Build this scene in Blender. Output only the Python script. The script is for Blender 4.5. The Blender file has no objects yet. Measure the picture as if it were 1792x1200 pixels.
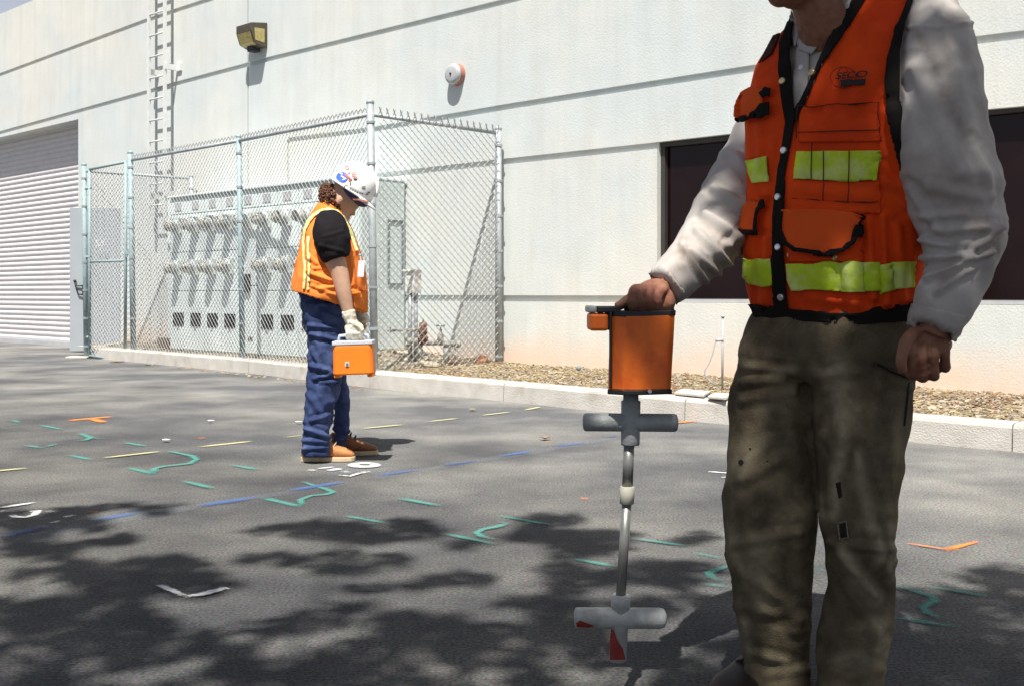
import bpy, bmesh, math, random
from math import sin, cos, pi, sqrt, radians, atan2, exp
from mathutils import Vector, Matrix, noise
from mathutils.bvhtree import BVHTree
from mathutils.geometry import delaunay_2d_cdt
random.seed(7)
R = random.random
def RU(a, b): return a + (b - a) * random.random()
SC = bpy.context.scene
COL = SC.collection

# ------------------------------------------------------------------ camera, sky, sun, exposure
HC, F, HV, CU = 0.88, 1902.0, 515.0, 896.0      # eye height, focal length / horizon / centre in photo pixels
cd = bpy.data.cameras.new("camera"); cam = bpy.data.objects.new("camera", cd); COL.objects.link(cam)
cd.sensor_width = 36; cd.sensor_fit = 'HORIZONTAL'; cd.lens = 36 * F / 1792
cd.shift_y = -(600 - HV) / 1792; cd.clip_start = 0.05; cd.clip_end = 2000
cam.location = (0, 0, HC); cam.rotation_euler = (pi / 2, 0, 0)
SC.camera = cam
SUN_EL = 63.5; TX, TY = 0.181, 0.9835; TANE = math.tan(radians(SUN_EL))     # light travels along (TX, TY, -TANE)
wd = bpy.data.worlds.new("World"); SC.world = wd; wd.use_nodes = True
nt = wd.node_tree; bg = nt.nodes['Background']
sky = nt.nodes.new('ShaderNodeTexSky'); sky.sky_type = 'NISHITA'; sky.sun_disc = False
sky.sun_elevation = radians(SUN_EL); sky.sun_rotation = atan2(-TX, -TY); sky.dust_density = 3.0; sky.air_density = 1.0
bg.inputs[1].default_value = 0.045
wtc = nt.nodes.new('ShaderNodeTexCoord'); wsp = nt.nodes.new('ShaderNodeSeparateXYZ'); nt.links.new(wtc.outputs['Generated'], wsp.inputs[0])
wmr = nt.nodes.new('ShaderNodeMapRange'); wmr.interpolation_type = 'SMOOTHSTEP'; wmr.inputs['From Min'].default_value = .36; wmr.inputs['From Max'].default_value = .20
nt.links.new(wsp.outputs['Z'], wmr.inputs['Value'])       # bright summer haze low over the horizon
wmx = nt.nodes.new('ShaderNodeMix'); wmx.data_type = 'RGBA'; nt.links.new(wmr.outputs[0], wmx.inputs['Factor']); nt.links.new(sky.outputs[0], wmx.inputs['A'])
wmx.inputs['B'].default_value = (7.6, 8.1, 9.6, 1); nt.links.new(wmx.outputs['Result'], bg.inputs[0])
sl = bpy.data.lights.new("sun", 'SUN'); sl.energy = 5.0; sl.angle = radians(0.53); sl.color = (1, 0.965, 0.91)
so = bpy.data.objects.new("sun", sl); COL.objects.link(so); so.location = (-3, -15, 30)
so.rotation_euler = Vector((TX, TY, -TANE)).to_track_quat('-Z', 'Y').to_euler()
SC.view_settings.view_transform = 'Standard'; SC.view_settings.look = 'None'
SC.view_settings.exposure = 0.68; SC.view_settings.gamma = 1

# ------------------------------------------------------------------ mapping helpers
def P(u, v, Y): return Vector(((u - CU) / F * Y, Y, HC + (HV - v) / F * Y))
def G(u, v, z=0.0):
    Y = (HC - z) * F / (v - HV)
    return Vector(((u - CU) / F * Y, Y, z))
def UV(p): return (CU + F * p.x / p.y, HV - F * (p.z - HC) / p.y)
T2 = Vector((.7373, -.6755, 0)); N2 = Vector((.6756, .7372, 0)); ZZ = Vector((0, 0, 1))
def W(s, n, z): return T2 * s + N2 * n + ZZ * z
def wl(u, v, n=8.2):       # pixel -> (s, z) on the vertical plane at distance n
    k = (u - CU) / F
    s = (k * N2.y * n - N2.x * n) / (T2.x - k * T2.y)
    Y = T2.y * s + N2.y * n
    return s, HC + (HV - v) / F * Y
def lerp(a, b, t): return a + (b - a) * t
def interp(xs, ys, x):
    if x <= xs[0]:
        return ys[0] + (ys[1] - ys[0]) * (x - xs[0]) / (xs[1] - xs[0])
    for i in range(len(xs) - 1):
        if x <= xs[i + 1] or i == len(xs) - 2:
            return ys[i] + (ys[i + 1] - ys[i]) * (x - xs[i]) / (xs[i + 1] - xs[i])
def sinterp(xs, ys, x):    # smooth (catmull-rom) interpolation
    n = len(xs)
    if x <= xs[0]: return ys[0]
    if x >= xs[-1]: return ys[-1]
    for i in range(n - 1):
        if x <= xs[i + 1]: break
    h = xs[i + 1] - xs[i]; t = (x - xs[i]) / h
    d = (ys[i + 1] - ys[i]) / h
    m0 = d if i == 0 else (ys[i + 1] - ys[i - 1]) / (xs[i + 1] - xs[i - 1])
    m1 = d if i == n - 2 else (ys[i + 2] - ys[i]) / (xs[i + 2] - xs[i])
    t2, t3 = t * t, t * t * t
    return ys[i] * (2 * t3 - 3 * t2 + 1) + h * m0 * (t3 - 2 * t2 + t) + ys[i + 1] * (3 * t2 - 2 * t3) + h * m1 * (t3 - t2)

# ------------------------------------------------------------------ mesh builder
class MB:
    def __init__(s): s.v = []; s.f = []; s.m = []; s.uv = {}
    def add(s, vs, fs, m=0):
        o = len(s.v); s.v += [Vector(p) for p in vs]
        for f in fs: s.f.append([i + o for i in f]); s.m.append(m)
        return o
    def box(s, c, size, ax=None, m=0):
        ax = ax or (Vector((1, 0, 0)), Vector((0, 1, 0)), ZZ); c = Vector(c)
        vs = [c + ax[0] * size[0] / 2 * i + ax[1] * size[1] / 2 * j + ax[2] * size[2] / 2 * k for i in (-1, 1) for j in (-1, 1) for k in (-1, 1)]
        s.add(vs, [(0, 1, 3, 2), (4, 6, 7, 5), (0, 4, 5, 1), (2, 3, 7, 6), (0, 2, 6, 4), (1, 5, 7, 3)], m)
    def wbox(s, s0, s1, n0, n1, z0, z1, m=0):     # box in wall coordinates
        s.box(W((s0 + s1) / 2, (n0 + n1) / 2, (z0 + z1) / 2), (abs(s1 - s0), abs(n1 - n0), abs(z1 - z0)), (T2, N2, ZZ), m)
    def loft(s, rings, m=0, cap=True):
        n = len(rings[0]); o = len(s.v)
        for r in rings: s.v += [Vector(p) for p in r]
        for i in range(len(rings) - 1):
            for j in range(n):
                k = (j + 1) % n
                s.f.append([o + i * n + j, o + i * n + k, o + (i + 1) * n + k, o + (i + 1) * n + j]); s.m.append(m)
        if cap:
            s.f.append([o + j for j in range(n)][::-1]); s.m.append(m)
            b = o + (len(rings) - 1) * n
            s.f.append([b + j for j in range(n)]); s.m.append(m)
    def tube(s, pts, rads, n=10, m=0, sq=1.0, side=None, cap=True):
        pts = [Vector(p) for p in pts]
        if not hasattr(rads, '__len__'): rads = [rads] * len(pts)
        rings = []; up = None
        for i, p in enumerate(pts):
            d = (pts[min(i + 1, len(pts) - 1)] - pts[max(i - 1, 0)]).normalized()
            if up is None:
                up = side if side is not None else (Vector((0, 0, 1)) if abs(d.z) < .9 else Vector((0, 1, 0)))
            a = (up - d * up.dot(d)).normalized(); b = d.cross(a); up = a
            rings.append([p + (a * cos(2 * pi * j / n) + b * sin(2 * pi * j / n) * sq) * rads[i] for j in range(n)])
        s.loft(rings, m, cap)
    def ball(s, c, r, ax=None, nu=16, nv=10, m=0):
        ax = ax or (Vector((1, 0, 0)), Vector((0, 1, 0)), ZZ); c = Vector(c)
        if not hasattr(r, '__len__'): r = (r, r, r)
        rings = []
        for i in range(nv + 1):
            t = pi * (i + .02 if i == 0 else (i - .02 if i == nv else i)) / nv
            rings.append([c + ax[0] * r[0] * sin(t) * cos(2 * pi * j / nu) + ax[1] * r[1] * sin(t) * sin(2 * pi * j / nu) - ax[2] * r[2] * cos(t) for j in range(nu)])
        s.loft(rings, m)
    def prism(s, poly, ext, m=0):
        n = len(poly); ext = Vector(ext)
        vs = [Vector(p) for p in poly] + [Vector(p) + ext for p in poly]
        s.add(vs, [list(range(n))[::-1], list(range(n, 2 * n))] + [(i, (i + 1) % n, (i + 1) % n + n, i + n) for i in range(n)], m)
    def cyl(s, c, ax, r, h, n=20, m=0):
        c = Vector(c); ax = Vector(ax).normalized()
        s.tube([c - ax * h / 2, c + ax * h / 2], r, n, m)
    def mesh(s, name='m'):
        me = bpy.data.meshes.new(name); me.from_pydata([tuple(p) for p in s.v], [], s.f)
        me.polygons.foreach_set('material_index', s.m); me.update()
        return me

def origin(o):
    while o.parent: o = o.parent
    return Vector(o.location)
def thing(name, label, cat, loc=(0, 0, 0), group=None, kind=None):
    o = bpy.data.objects.new(name, None); COL.objects.link(o); o.location = loc
    o.empty_display_size = .1
    o['label'] = label; o['category'] = cat
    if group: o['group'] = group
    if kind: o['kind'] = kind
    return o
def obj(name, mb, mats, parent=None, smooth=False, bevel=0, label=None, cat=None, group=None, kind=None, loc=None, recalc=True, solid=0):
    me = mb.mesh(name) if isinstance(mb, MB) else mb
    me.name = name
    if recalc:
        b = bmesh.new(); b.from_mesh(me); bmesh.ops.recalc_face_normals(b, faces=b.faces); b.to_mesh(me); b.free()
    for m in (mats if isinstance(mats, (list, tuple)) else [mats]): me.materials.append(m)
    L = origin(parent) if parent else Vector(loc or (0, 0, 0))
    if L.length: me.transform(Matrix.Translation(-L))
    if smooth: me.polygons.foreach_set('use_smooth', [True] * len(me.polygons))
    o = bpy.data.objects.new(name, me); COL.objects.link(o)
    if parent: o.parent = parent
    else: o.location = L
    if bevel:
        md = o.modifiers.new('bevel', 'BEVEL'); md.width = bevel; md.segments = 2; md.limit_method = 'ANGLE'
    if solid:
        md = o.modifiers.new('solid', 'SOLIDIFY'); md.thickness = solid; md.offset = -1
    if label: o['label'] = label
    if cat: o['category'] = cat
    if group: o['group'] = group
    if kind: o['kind'] = kind
    return o
def remesh(mb, voxel, smooth=2):
    me = mb.mesh(); b = bmesh.new(); b.from_mesh(me); bmesh.ops.recalc_face_normals(b, faces=b.faces); b.to_mesh(me); b.free()
    t = bpy.data.objects.new('tmp', me); COL.objects.link(t)
    md = t.modifiers.new('r', 'REMESH'); md.mode = 'VOXEL'; md.voxel_size = voxel
    if smooth:
        sm = t.modifiers.new('s', 'SMOOTH'); sm.iterations = smooth; sm.factor = .5
    dg = bpy.context.evaluated_depsgraph_get()
    out = bpy.data.meshes.new_from_object(t.evaluated_get(dg))
    bpy.data.objects.remove(t); bpy.data.meshes.remove(me)
    return out
def sculpt(me, fn):
    ns = [v.normal.copy() for v in me.vertices]
    for v, n in zip(me.vertices, ns): v.co += n * fn(v.co, n)
    me.update()
def bvh_of(me):
    return BVHTree.FromPolygons([v.co.copy() for v in me.vertices], [list(p.vertices) for p in me.polygons])
CAMP = Vector((0, 0, HC))
def hit(bvh, u, v):
    d = (P(u, v, 1.0) - CAMP).normalized()
    l, n, i, dist = bvh.ray_cast(CAMP, d)
    if l is None: return None
    if n.dot(d) > 0: n = -n
    return l, n
def patch(poly, bvh, off=.003, res=6, Yd=2.2):     # a fitted piece of cloth lying on the surface behind a pixel outline
    pts = []; m = len(poly)
    for i in range(m):
        a = Vector(poly[i]); b = Vector(poly[(i + 1) % m]); k = max(1, int((b - a).length / res))
        pts += [a.lerp(b, t / k) for t in range(k)]
    nb = len(pts); edges = [(i, (i + 1) % nb) for i in range(nb)]
    xs = [p.x for p in pts]; ys = [p.y for p in pts]
    y = min(ys) + res * .6
    inner = []
    while y < max(ys):
        x = min(xs) + res * .55
        while x < max(xs):
            q = Vector((x + RU(-.1, .1) * res, y + RU(-.1, .1) * res))
            if inside(q, poly): inner.append(q)
            x += res
        y += res
    out = delaunay_2d_cdt(pts + inner, edges, [], 1, 1e-4)
    vs2, fs = out[0], out[2]; v3 = []; last = Yd
    hs = [hit(bvh, p[0], p[1]) for p in vs2]
    ok = [h[0].y for h in hs if h]
    ymid = sorted(ok)[len(ok) // 2] if ok else Yd
    nm = Vector((0, 0, 0))
    for h in hs:
        if h: nm += h[1]
    nm = nm.normalized() if nm.length > 0 else Vector((0, -1, 0))
    for p, h in zip(vs2, hs):
        if h: v3.append(h[0] + h[1] * off)
        else:
            near = min([(abs(q[0] - p[0]) + abs(q[1] - p[1]), g[0].y) for q, g in zip(vs2, hs) if g] or [(0, ymid)])[1]
            v3.append(P(p[0], p[1], near) + nm * off)
    mb = MB(); mb.add(v3, [list(f)[::-1] for f in fs])
    me = mb.mesh()
    # orient to the camera
    if len(me.polygons):
        s = sum(p.normal.dot(p.center - CAMP) for p in me.polygons)
        if s > 0: me.flip_normals()
    return me
def inside(q, poly):
    c = False; n = len(poly); j = n - 1
    for i in range(n):
        xi, yi = poly[i][0], poly[i][1]; xj, yj = poly[j][0], poly[j][1]
        if (yi > q[1]) != (yj > q[1]) and q[0] < (xj - xi) * (q[1] - yi) / (yj - yi + 1e-9) + xi: c = not c
        j = i
    return c
def ribbon(pl, w):           # pixel polyline -> pixel outline of a ribbon; w number or list
    L = []; Rr = []; n = len(pl)
    ws = w if hasattr(w, '__len__') else [w] * n
    for i in range(n):
        a = Vector(pl[max(0, i - 1)]); b = Vector(pl[min(n - 1, i + 1)]); d = (b - a).normalized(); q = Vector((-d.y, d.x))
        L.append(Vector(pl[i]) + q * ws[i] / 2); Rr.append(Vector(pl[i]) - q * ws[i] / 2)
    return [tuple(p) for p in L + Rr[::-1]]

# ------------------------------------------------------------------ materials
MATS = {}
def mat(name, col, rough=.8, var=.12, scale=8.0, bump=.0, bscale=80.0, metal=0.0, col2=None, c2amt=(.45, .62), c2scale=3.0, spec=.5, speck=0, specks=220, sheen=0, bdist=.01, rgbn=0, rgbs=150):
    if name in MATS: return MATS[name]
    m = bpy.data.materials.new(name); m.use_nodes = True; N = m.node_tree.nodes; L = m.node_tree.links
    b = N['Principled BSDF']; tc = N.new('ShaderNodeTexCoord')
    b.inputs['Roughness'].default_value = rough; b.inputs['Metallic'].default_value = metal
    b.inputs['Specular IOR Level'].default_value = spec
    if sheen: b.inputs['Sheen Weight'].default_value = sheen
    n1 = N.new('ShaderNodeTexNoise'); n1.inputs['Scale'].default_value = scale; n1.inputs['Detail'].default_value = 5
    L.new(tc.outputs['Object'], n1.inputs['Vector'])
    mr = N.new('ShaderNodeMapRange'); mr.inputs['From Min'].default_value = .3; mr.inputs['From Max'].default_value = .7
    mr.inputs['To Min'].default_value = 1 - var; mr.inputs['To Max'].default_value = 1 + var
    L.new(n1.outputs['Fac'], mr.inputs['Value'])
    base = N.new('ShaderNodeRGB'); base.outputs[0].default_value = (*col, 1); cur = base.outputs[0]
    if col2:
        n2 = N.new('ShaderNodeTexNoise'); n2.inputs['Scale'].default_value = c2scale; n2.inputs['Detail'].default_value = 6; n2.inputs['Roughness'].default_value = .6
        L.new(tc.outputs['Object'], n2.inputs['Vector'])
        m2 = N.new('ShaderNodeMapRange'); m2.inputs['From Min'].default_value = c2amt[0]; m2.inputs['From Max'].default_value = c2amt[1]
        L.new(n2.outputs['Fac'], m2.inputs['Value'])
        mx = N.new('ShaderNodeMix'); mx.data_type = 'RGBA'; L.new(m2.outputs[0], mx.inputs['Factor'])
        L.new(cur, mx.inputs['A']); mx.inputs['B'].default_value = (*col2, 1); cur = mx.outputs['Result']
    if speck:
        n3 = N.new('ShaderNodeTexNoise'); n3.inputs['Scale'].default_value = specks; n3.inputs['Detail'].default_value = 3
        L.new(tc.outputs['Object'], n3.inputs['Vector'])
        m3 = N.new('ShaderNodeMapRange'); m3.inputs['From Min'].default_value = .3; m3.inputs['From Max'].default_value = .7
        m3.inputs['To Min'].default_value = 1 - speck; m3.inputs['To Max'].default_value = 1 + speck
        L.new(n3.outputs['Fac'], m3.inputs['Value'])
        mm = N.new('ShaderNodeMath'); mm.operation = 'MULTIPLY'; L.new(mr.outputs[0], mm.inputs[0]); L.new(m3.outputs[0], mm.inputs[1]); fac = mm.outputs[0]
    else: fac = mr.outputs[0]
    vm = N.new('ShaderNodeVectorMath'); vm.operation = 'SCALE'; L.new(cur, vm.inputs[0]); L.new(fac, vm.inputs['Scale'])
    cur = vm.outputs[0]
    if rgbn:
        n4 = N.new('ShaderNodeTexNoise'); n4.inputs['Scale'].default_value = rgbs; n4.inputs['Detail'].default_value = 1
        L.new(tc.outputs['Object'], n4.inputs['Vector'])
        hs = N.new('ShaderNodeMix'); hs.data_type = 'RGBA'; hs.blend_type = 'OVERLAY'; hs.inputs['Factor'].default_value = rgbn
        L.new(cur, hs.inputs['A']); L.new(n4.outputs['Color'], hs.inputs['B']); cur = hs.outputs['Result']
    L.new(cur, b.inputs['Base Color'])
    if bump:
        nb = N.new('ShaderNodeTexNoise'); nb.inputs['Scale'].default_value = bscale; nb.inputs['Detail'].default_value = 4
        L.new(tc.outputs['Object'], nb.inputs['Vector'])
        bp = N.new('ShaderNodeBump'); bp.inputs['Strength'].default_value = bump; bp.inputs['Distance'].default_value = bdist
        L.new(nb.outputs['Fac'], bp.inputs['Height']); L.new(bp.outputs[0], b.inputs['Normal'])
    MATS[name] = m
    return m
def cloth(name, col, **k):
    kw = dict(rough=.9, var=.08, scale=14, bump=.25, bscale=420, bdist=.002, spec=.15); kw.update(k)
    return mat(name, col, **kw)
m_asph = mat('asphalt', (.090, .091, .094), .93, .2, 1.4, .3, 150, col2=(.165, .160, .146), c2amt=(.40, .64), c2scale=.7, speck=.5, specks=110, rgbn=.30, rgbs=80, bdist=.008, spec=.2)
m_stucco = mat('painted_stucco', (.575, .62, .615), .92, .035, 3.0, .32, 60, col2=(.66, .65, .59), c2amt=(.40, .66), c2scale=.5, bdist=.008, spec=.15, speck=.03)
m_conc = mat('kerb_concrete', (.50, .475, .43), .95, .10, 7, .5, 90, col2=(.42, .38, .32), c2amt=(.55, .75), c2scale=5, spec=.15)
m_soil = mat('bed_soil', (.30, .25, .18), 1, .25, 10, .8, 60, col2=(.42, .38, .30), c2scale=6)
m_chips = [mat('wood_chip_pale', (.37, .30, .18), .9, .2, 9, .3, 50), mat('wood_chip_tan', (.25, .19, .11), .9, .2, 9), mat('wood_chip_brown', (.24, .13, .075), .9, .2, 9), mat('gravel_pale', (.33, .30, .26), .9, .15, 12)]
m_galv = mat('galvanised_steel', (.40, .43, .44), .55, .12, 20, .1, 90, metal=.25, col2=(.30, .34, .35), c2scale=9)
m_galvg = mat('painted_green_grey_steel', (.27, .36, .37), .6, .18, 30, .1, 90, col2=(.16, .13, .10), c2amt=(.62, .7), c2scale=25)
m_wire = mat('fence_wire', (.36, .37, .37), .6, .1, 20, metal=.2)
m_cab = mat('cabinet_enamel', (.68, .76, .75), .5, .05, 5, .03, 60, col2=(.68, .75, .74), c2scale=3)
m_seam = mat('cabinet_seam', (.14, .16, .16), .8, .05)
m_black = mat('black_plastic', (.015, .015, .017), .55, .1, 20)
m_sock = mat('meter_collar', (.62, .65, .62), .5, .1, 20, metal=.2)
m_dark = mat('dark_interior', (.02, .018, .017), .9, .1)
m_brown = mat('brown_louvre', (.16, .115, .08), .8, .25, 30)
m_doorp = mat('door_paint', (.35, .385, .41), .55, .04, 4, .04, 40)
m_slat = mat('door_slat_enamel', (.62, .60, .60), .5, .05, 6)
m_bronze = mat('bronze_housing', (.09, .075, .055), .5, .2, 20, metal=.3)
m_ladder = mat('ladder_paint', (.66, .67, .65), .6, .06, 20)
m_lens = mat('yellowed_lens', (.42, .34, .13), .35, .25, 25)
m_red = mat('faded_red_enamel', (.36, .16, .11), .6, .15, 15)
m_grey = mat('grey_enamel', (.42, .43, .44), .5, .08, 10)
m_frame = mat('dark_bronze_frame', (.05, .045, .042), .5, .1, 10, metal=.2)
m_rust = mat('rusty_iron', (.20, .085, .045), .85, .3, 30, .4, 120, col2=(.30, .2, .13), c2scale=30)
m_pipe = mat('painted_pipe', (.38, .38, .34), .7, .15, 25, .2, 90, col2=(.20, .15, .10), c2amt=(.56, .66), c2scale=22)
m_white = mat('white_enamel', (.68, .67, .62), .6, .08, 15, col2=(.55, .42, .22), c2amt=(.62, .75), c2scale=14)
m_skin = mat('skin', (.25, .115, .068), .6, .16, 60, .4, 230, col2=(.20, .065, .042), c2amt=(.5, .7), c2scale=22, bdist=.002, spec=.35)
m_skin2 = mat('tan_skin', (.50, .30, .20), .6, .08, 30, .1, 200, col2=(.55, .27, .2), c2amt=(.55, .7), c2scale=15)  # own tan skin tone of the far worker
m_hair = mat('dark_hair', (.035, .022, .014), .7, .3, 80, .6, 250)
m_hair2 = mat('curly_auburn_hair', (.16, .065, .03), .75, .4, 90, .8, 200, col2=(.07, .03, .015), c2scale=60)
m_glass = mat('tinted_window_glass', (.010, .004, .004), .12, .3, 3, spec=.22)
m_shirt = cloth('grey_work_shirt', (.46, .43, .40), col2=(.36, .32, .285), c2scale=5, bscale=300)
m_vest = cloth('orange_vest_mesh', (.82, .078, .010), col2=(.66, .055, .010), c2scale=4, bscale=700, bump=.45)
m_vestp = cloth('orange_vest_pocket', (.74, .10, .018), bscale=600)
m_bind = cloth('black_vest_binding', (.012, .010, .009), bscale=500)
m_lime = cloth('lime_reflective_tape', (.50, .66, .03), rough=.55, var=.14, scale=26, bump=.3, bscale=120, col2=(.62, .72, .22), c2scale=18, bdist=.004)
m_brass = mat('brass_snap', (.62, .5, .25), .3, .05, metal=.8)
m_steel = mat('steel_snap', (.65, .66, .66), .3, .05, metal=.8)
m_ink = mat('black_ink', (.02, .012, .012), .8, .1)
m_print = cloth('dark_flap_print', (.06, .022, .018))
m_pants = cloth('faded_brown_trousers', (.098, .079, .050), col2=(.20, .16, .095), c2amt=(.50, .68), c2scale=5.5, var=.28, scale=24, bscale=260, bump=.8, rgbn=.25, rgbs=200)
m_hole = mat('worn_through_hole', (.012, .01, .009), 1)
m_boot = mat('brown_boot_leather', (.022, .011, .008), .6, .2, 20)
m_sole = mat('pale_rubber_sole', (.55, .43, .28), .8, .15, 20)
m_boot2 = mat('tan_boot_leather', (.47, .19, .06), .65, .2, 20, .2, 80)
m_jeans = cloth('blue_denim', (.030, .046, .115), col2=(.075, .105, .22), c2amt=(.45, .7), c2scale=9, bscale=420, var=.2, scale=30)
m_tee = cloth('black_tee_shirt', (.012, .010, .012))
m_vest2 = cloth('bright_orange_vest', (.86, .24, .05), col2=(.78, .20, .035), c2scale=6, bscale=500)
m_silver = cloth('silver_yellow_tape', (.74, .74, .36), rough=.5, bscale=90, col2=(.45, .5, .14), c2scale=40)
m_hat = mat('white_hard_hat_shell', (.84, .83, .81), .35, .03, 8)
m_blue = mat('blue_sticker', (.05, .13, .55), .5, .1)
m_rink = mat('red_sticker', (.62, .08, .05), .5, .1)
m_navy = mat('brim_shade', (.05, .05, .14), .8, .1)
m_glove = cloth('canvas_glove', (.68, .64, .54), col2=(.5, .42, .25), c2scale=30, bump=.6, bscale=90)
m_ocase = mat('orange_case', (.82, .20, .008), .5, .06, 10, .05, 60)
m_ocase2 = mat('worn_orange_case', (.85, .165, .010), .5, .14, 12, .1, 70, col2=(.62, .09, .01), c2amt=(.5, .75), c2scale=9)
m_lid = mat('pale_grey_lid', (.55, .58, .64), .5, .05)
m_pvc = mat('grey_plastic_tube', (.33, .35, .34), .55, .12, 25, .2, 150, col2=(.25, .27, .26), c2scale=12)
m_pvc2 = mat('pale_plastic_tube', (.42, .43, .41), .5, .12, 25, .15, 120, col2=(.30, .30, .28), c2scale=14)
m_rod = mat('brushed_rod', (.30, .30, .27), .38, .12, 40, metal=.55)
m_cream = mat('cream_coupling', (.46, .45, .36), .6, .08)
m_redp = mat('red_spray_paint', (.24, .022, .015), .7, .25, 40)
m_leaf = mat('leaf_green', (.05, .095, .025), .7, .3, 6)
m_bark = mat('bark', (.13, .10, .07), .95, .3, 12, .8, 30)
m_badge = mat('white_badge', (.75, .76, .8), .4, .03)

def glassmat():
    m = bpy.data.materials.new('meter_glass'); m.use_nodes = True
    b = m.node_tree.nodes['Principled BSDF']; b.inputs['Base Color'].default_value = (.50, .52, .46, 1)
    b.inputs['Roughness'].default_value = .12; b.inputs['Transmission Weight'].default_value = .35; b.inputs['Coat Weight'].default_value = .6
    n = m.node_tree.nodes.new('ShaderNodeTexNoise'); n.inputs['Scale'].default_value = 28
    r = m.node_tree.nodes.new('ShaderNodeValToRGB'); r.color_ramp.elements[0].position = .36; r.color_ramp.elements[0].color = (.20, .19, .14, 1)
    r.color_ramp.elements[1].position = .56; r.color_ramp.elements[1].color = (.85, .85, .78, 1)
    tc = m.node_tree.nodes.new('ShaderNodeTexCoord'); m.node_tree.links.new(tc.outputs['Object'], n.inputs['Vector'])
    m.node_tree.links.new(n.outputs['Fac'], r.inputs[0]); m.node_tree.links.new(r.outputs[0], b.inputs['Base Color'])
    return m
m_mglass = glassmat()
def paintmat(name, col, amt=.5, soft=.42, mx=1.0, ns=70):     # sprayed paint: solid in the middle of the stroke, breaking up towards its edges
    m = bpy.data.materials.new(name); m.use_nodes = True; N = m.node_tree.nodes; L = m.node_tree.links
    b = N['Principled BSDF']; b.inputs['Base Color'].default_value = (*col, 1); b.inputs['Roughness'].default_value = .85
    uv = N.new('ShaderNodeUVMap'); uv.uv_map = 'stroke'
    sp = N.new('ShaderNodeSeparateXYZ'); L.new(uv.outputs[0], sp.inputs[0])
    tc = N.new('ShaderNodeTexCoord'); n = N.new('ShaderNodeTexNoise'); n.inputs['Scale'].default_value = ns; n.inputs['Detail'].default_value = 4
    n.inputs['Roughness'].default_value = .7
    L.new(tc.outputs['Object'], n.inputs['Vector'])
    a = N.new('ShaderNodeMath'); a.operation = 'ADD'; L.new(sp.outputs['Y'], a.inputs[0]); L.new(n.outputs['Fac'], a.inputs[1])
    r = N.new('ShaderNodeMapRange'); r.inputs['From Min'].default_value = 1.0 - amt * .5; r.inputs['From Max'].default_value = 1.0 - amt * .5 + soft; r.inputs['To Max'].default_value = mx
    L.new(a.outputs[0], r.inputs['Value']); L.new(r.outputs[0], b.inputs['Alpha'])
    return m
p_teal = paintmat('teal_spray', (.075, .30, .25), .75, .85, .85, 190); p_white = paintmat('white_spray', (.72, .72, .70), .9)
p_blue = paintmat('blue_spray', (.06, .13, .32), .9, .9, .8, 190); p_yel = paintmat('pale_yellow_spray', (.46, .43, .24), 1.0, .7, .95, 150)
p_or = paintmat('orange_spray', (.80, .22, .04), .9, .6, 1, 150); p_haze = paintmat('overspray', (.24, .28, .33), .45, 1.3, .34, 160)

def shade_gradient(m):  # tree shade painted in: asphalt darker near the camera, paler by the kerb
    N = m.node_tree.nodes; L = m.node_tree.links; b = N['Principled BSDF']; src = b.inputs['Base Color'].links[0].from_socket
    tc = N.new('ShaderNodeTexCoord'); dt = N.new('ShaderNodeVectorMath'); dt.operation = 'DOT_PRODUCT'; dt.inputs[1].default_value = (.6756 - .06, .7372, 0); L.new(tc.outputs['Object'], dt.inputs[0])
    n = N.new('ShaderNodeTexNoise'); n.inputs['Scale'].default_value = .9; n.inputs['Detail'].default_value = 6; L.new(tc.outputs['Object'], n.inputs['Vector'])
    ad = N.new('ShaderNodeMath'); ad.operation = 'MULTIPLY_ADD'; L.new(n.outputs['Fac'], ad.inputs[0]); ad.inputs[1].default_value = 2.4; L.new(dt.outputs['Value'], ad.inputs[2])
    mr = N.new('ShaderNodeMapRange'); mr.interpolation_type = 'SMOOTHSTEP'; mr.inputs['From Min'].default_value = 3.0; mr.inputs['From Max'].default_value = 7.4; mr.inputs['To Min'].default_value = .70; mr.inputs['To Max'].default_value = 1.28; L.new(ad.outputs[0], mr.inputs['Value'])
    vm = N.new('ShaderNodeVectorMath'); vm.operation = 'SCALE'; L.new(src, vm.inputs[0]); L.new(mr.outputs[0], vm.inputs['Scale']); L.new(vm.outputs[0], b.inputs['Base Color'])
shade_gradient(m_asph)
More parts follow.
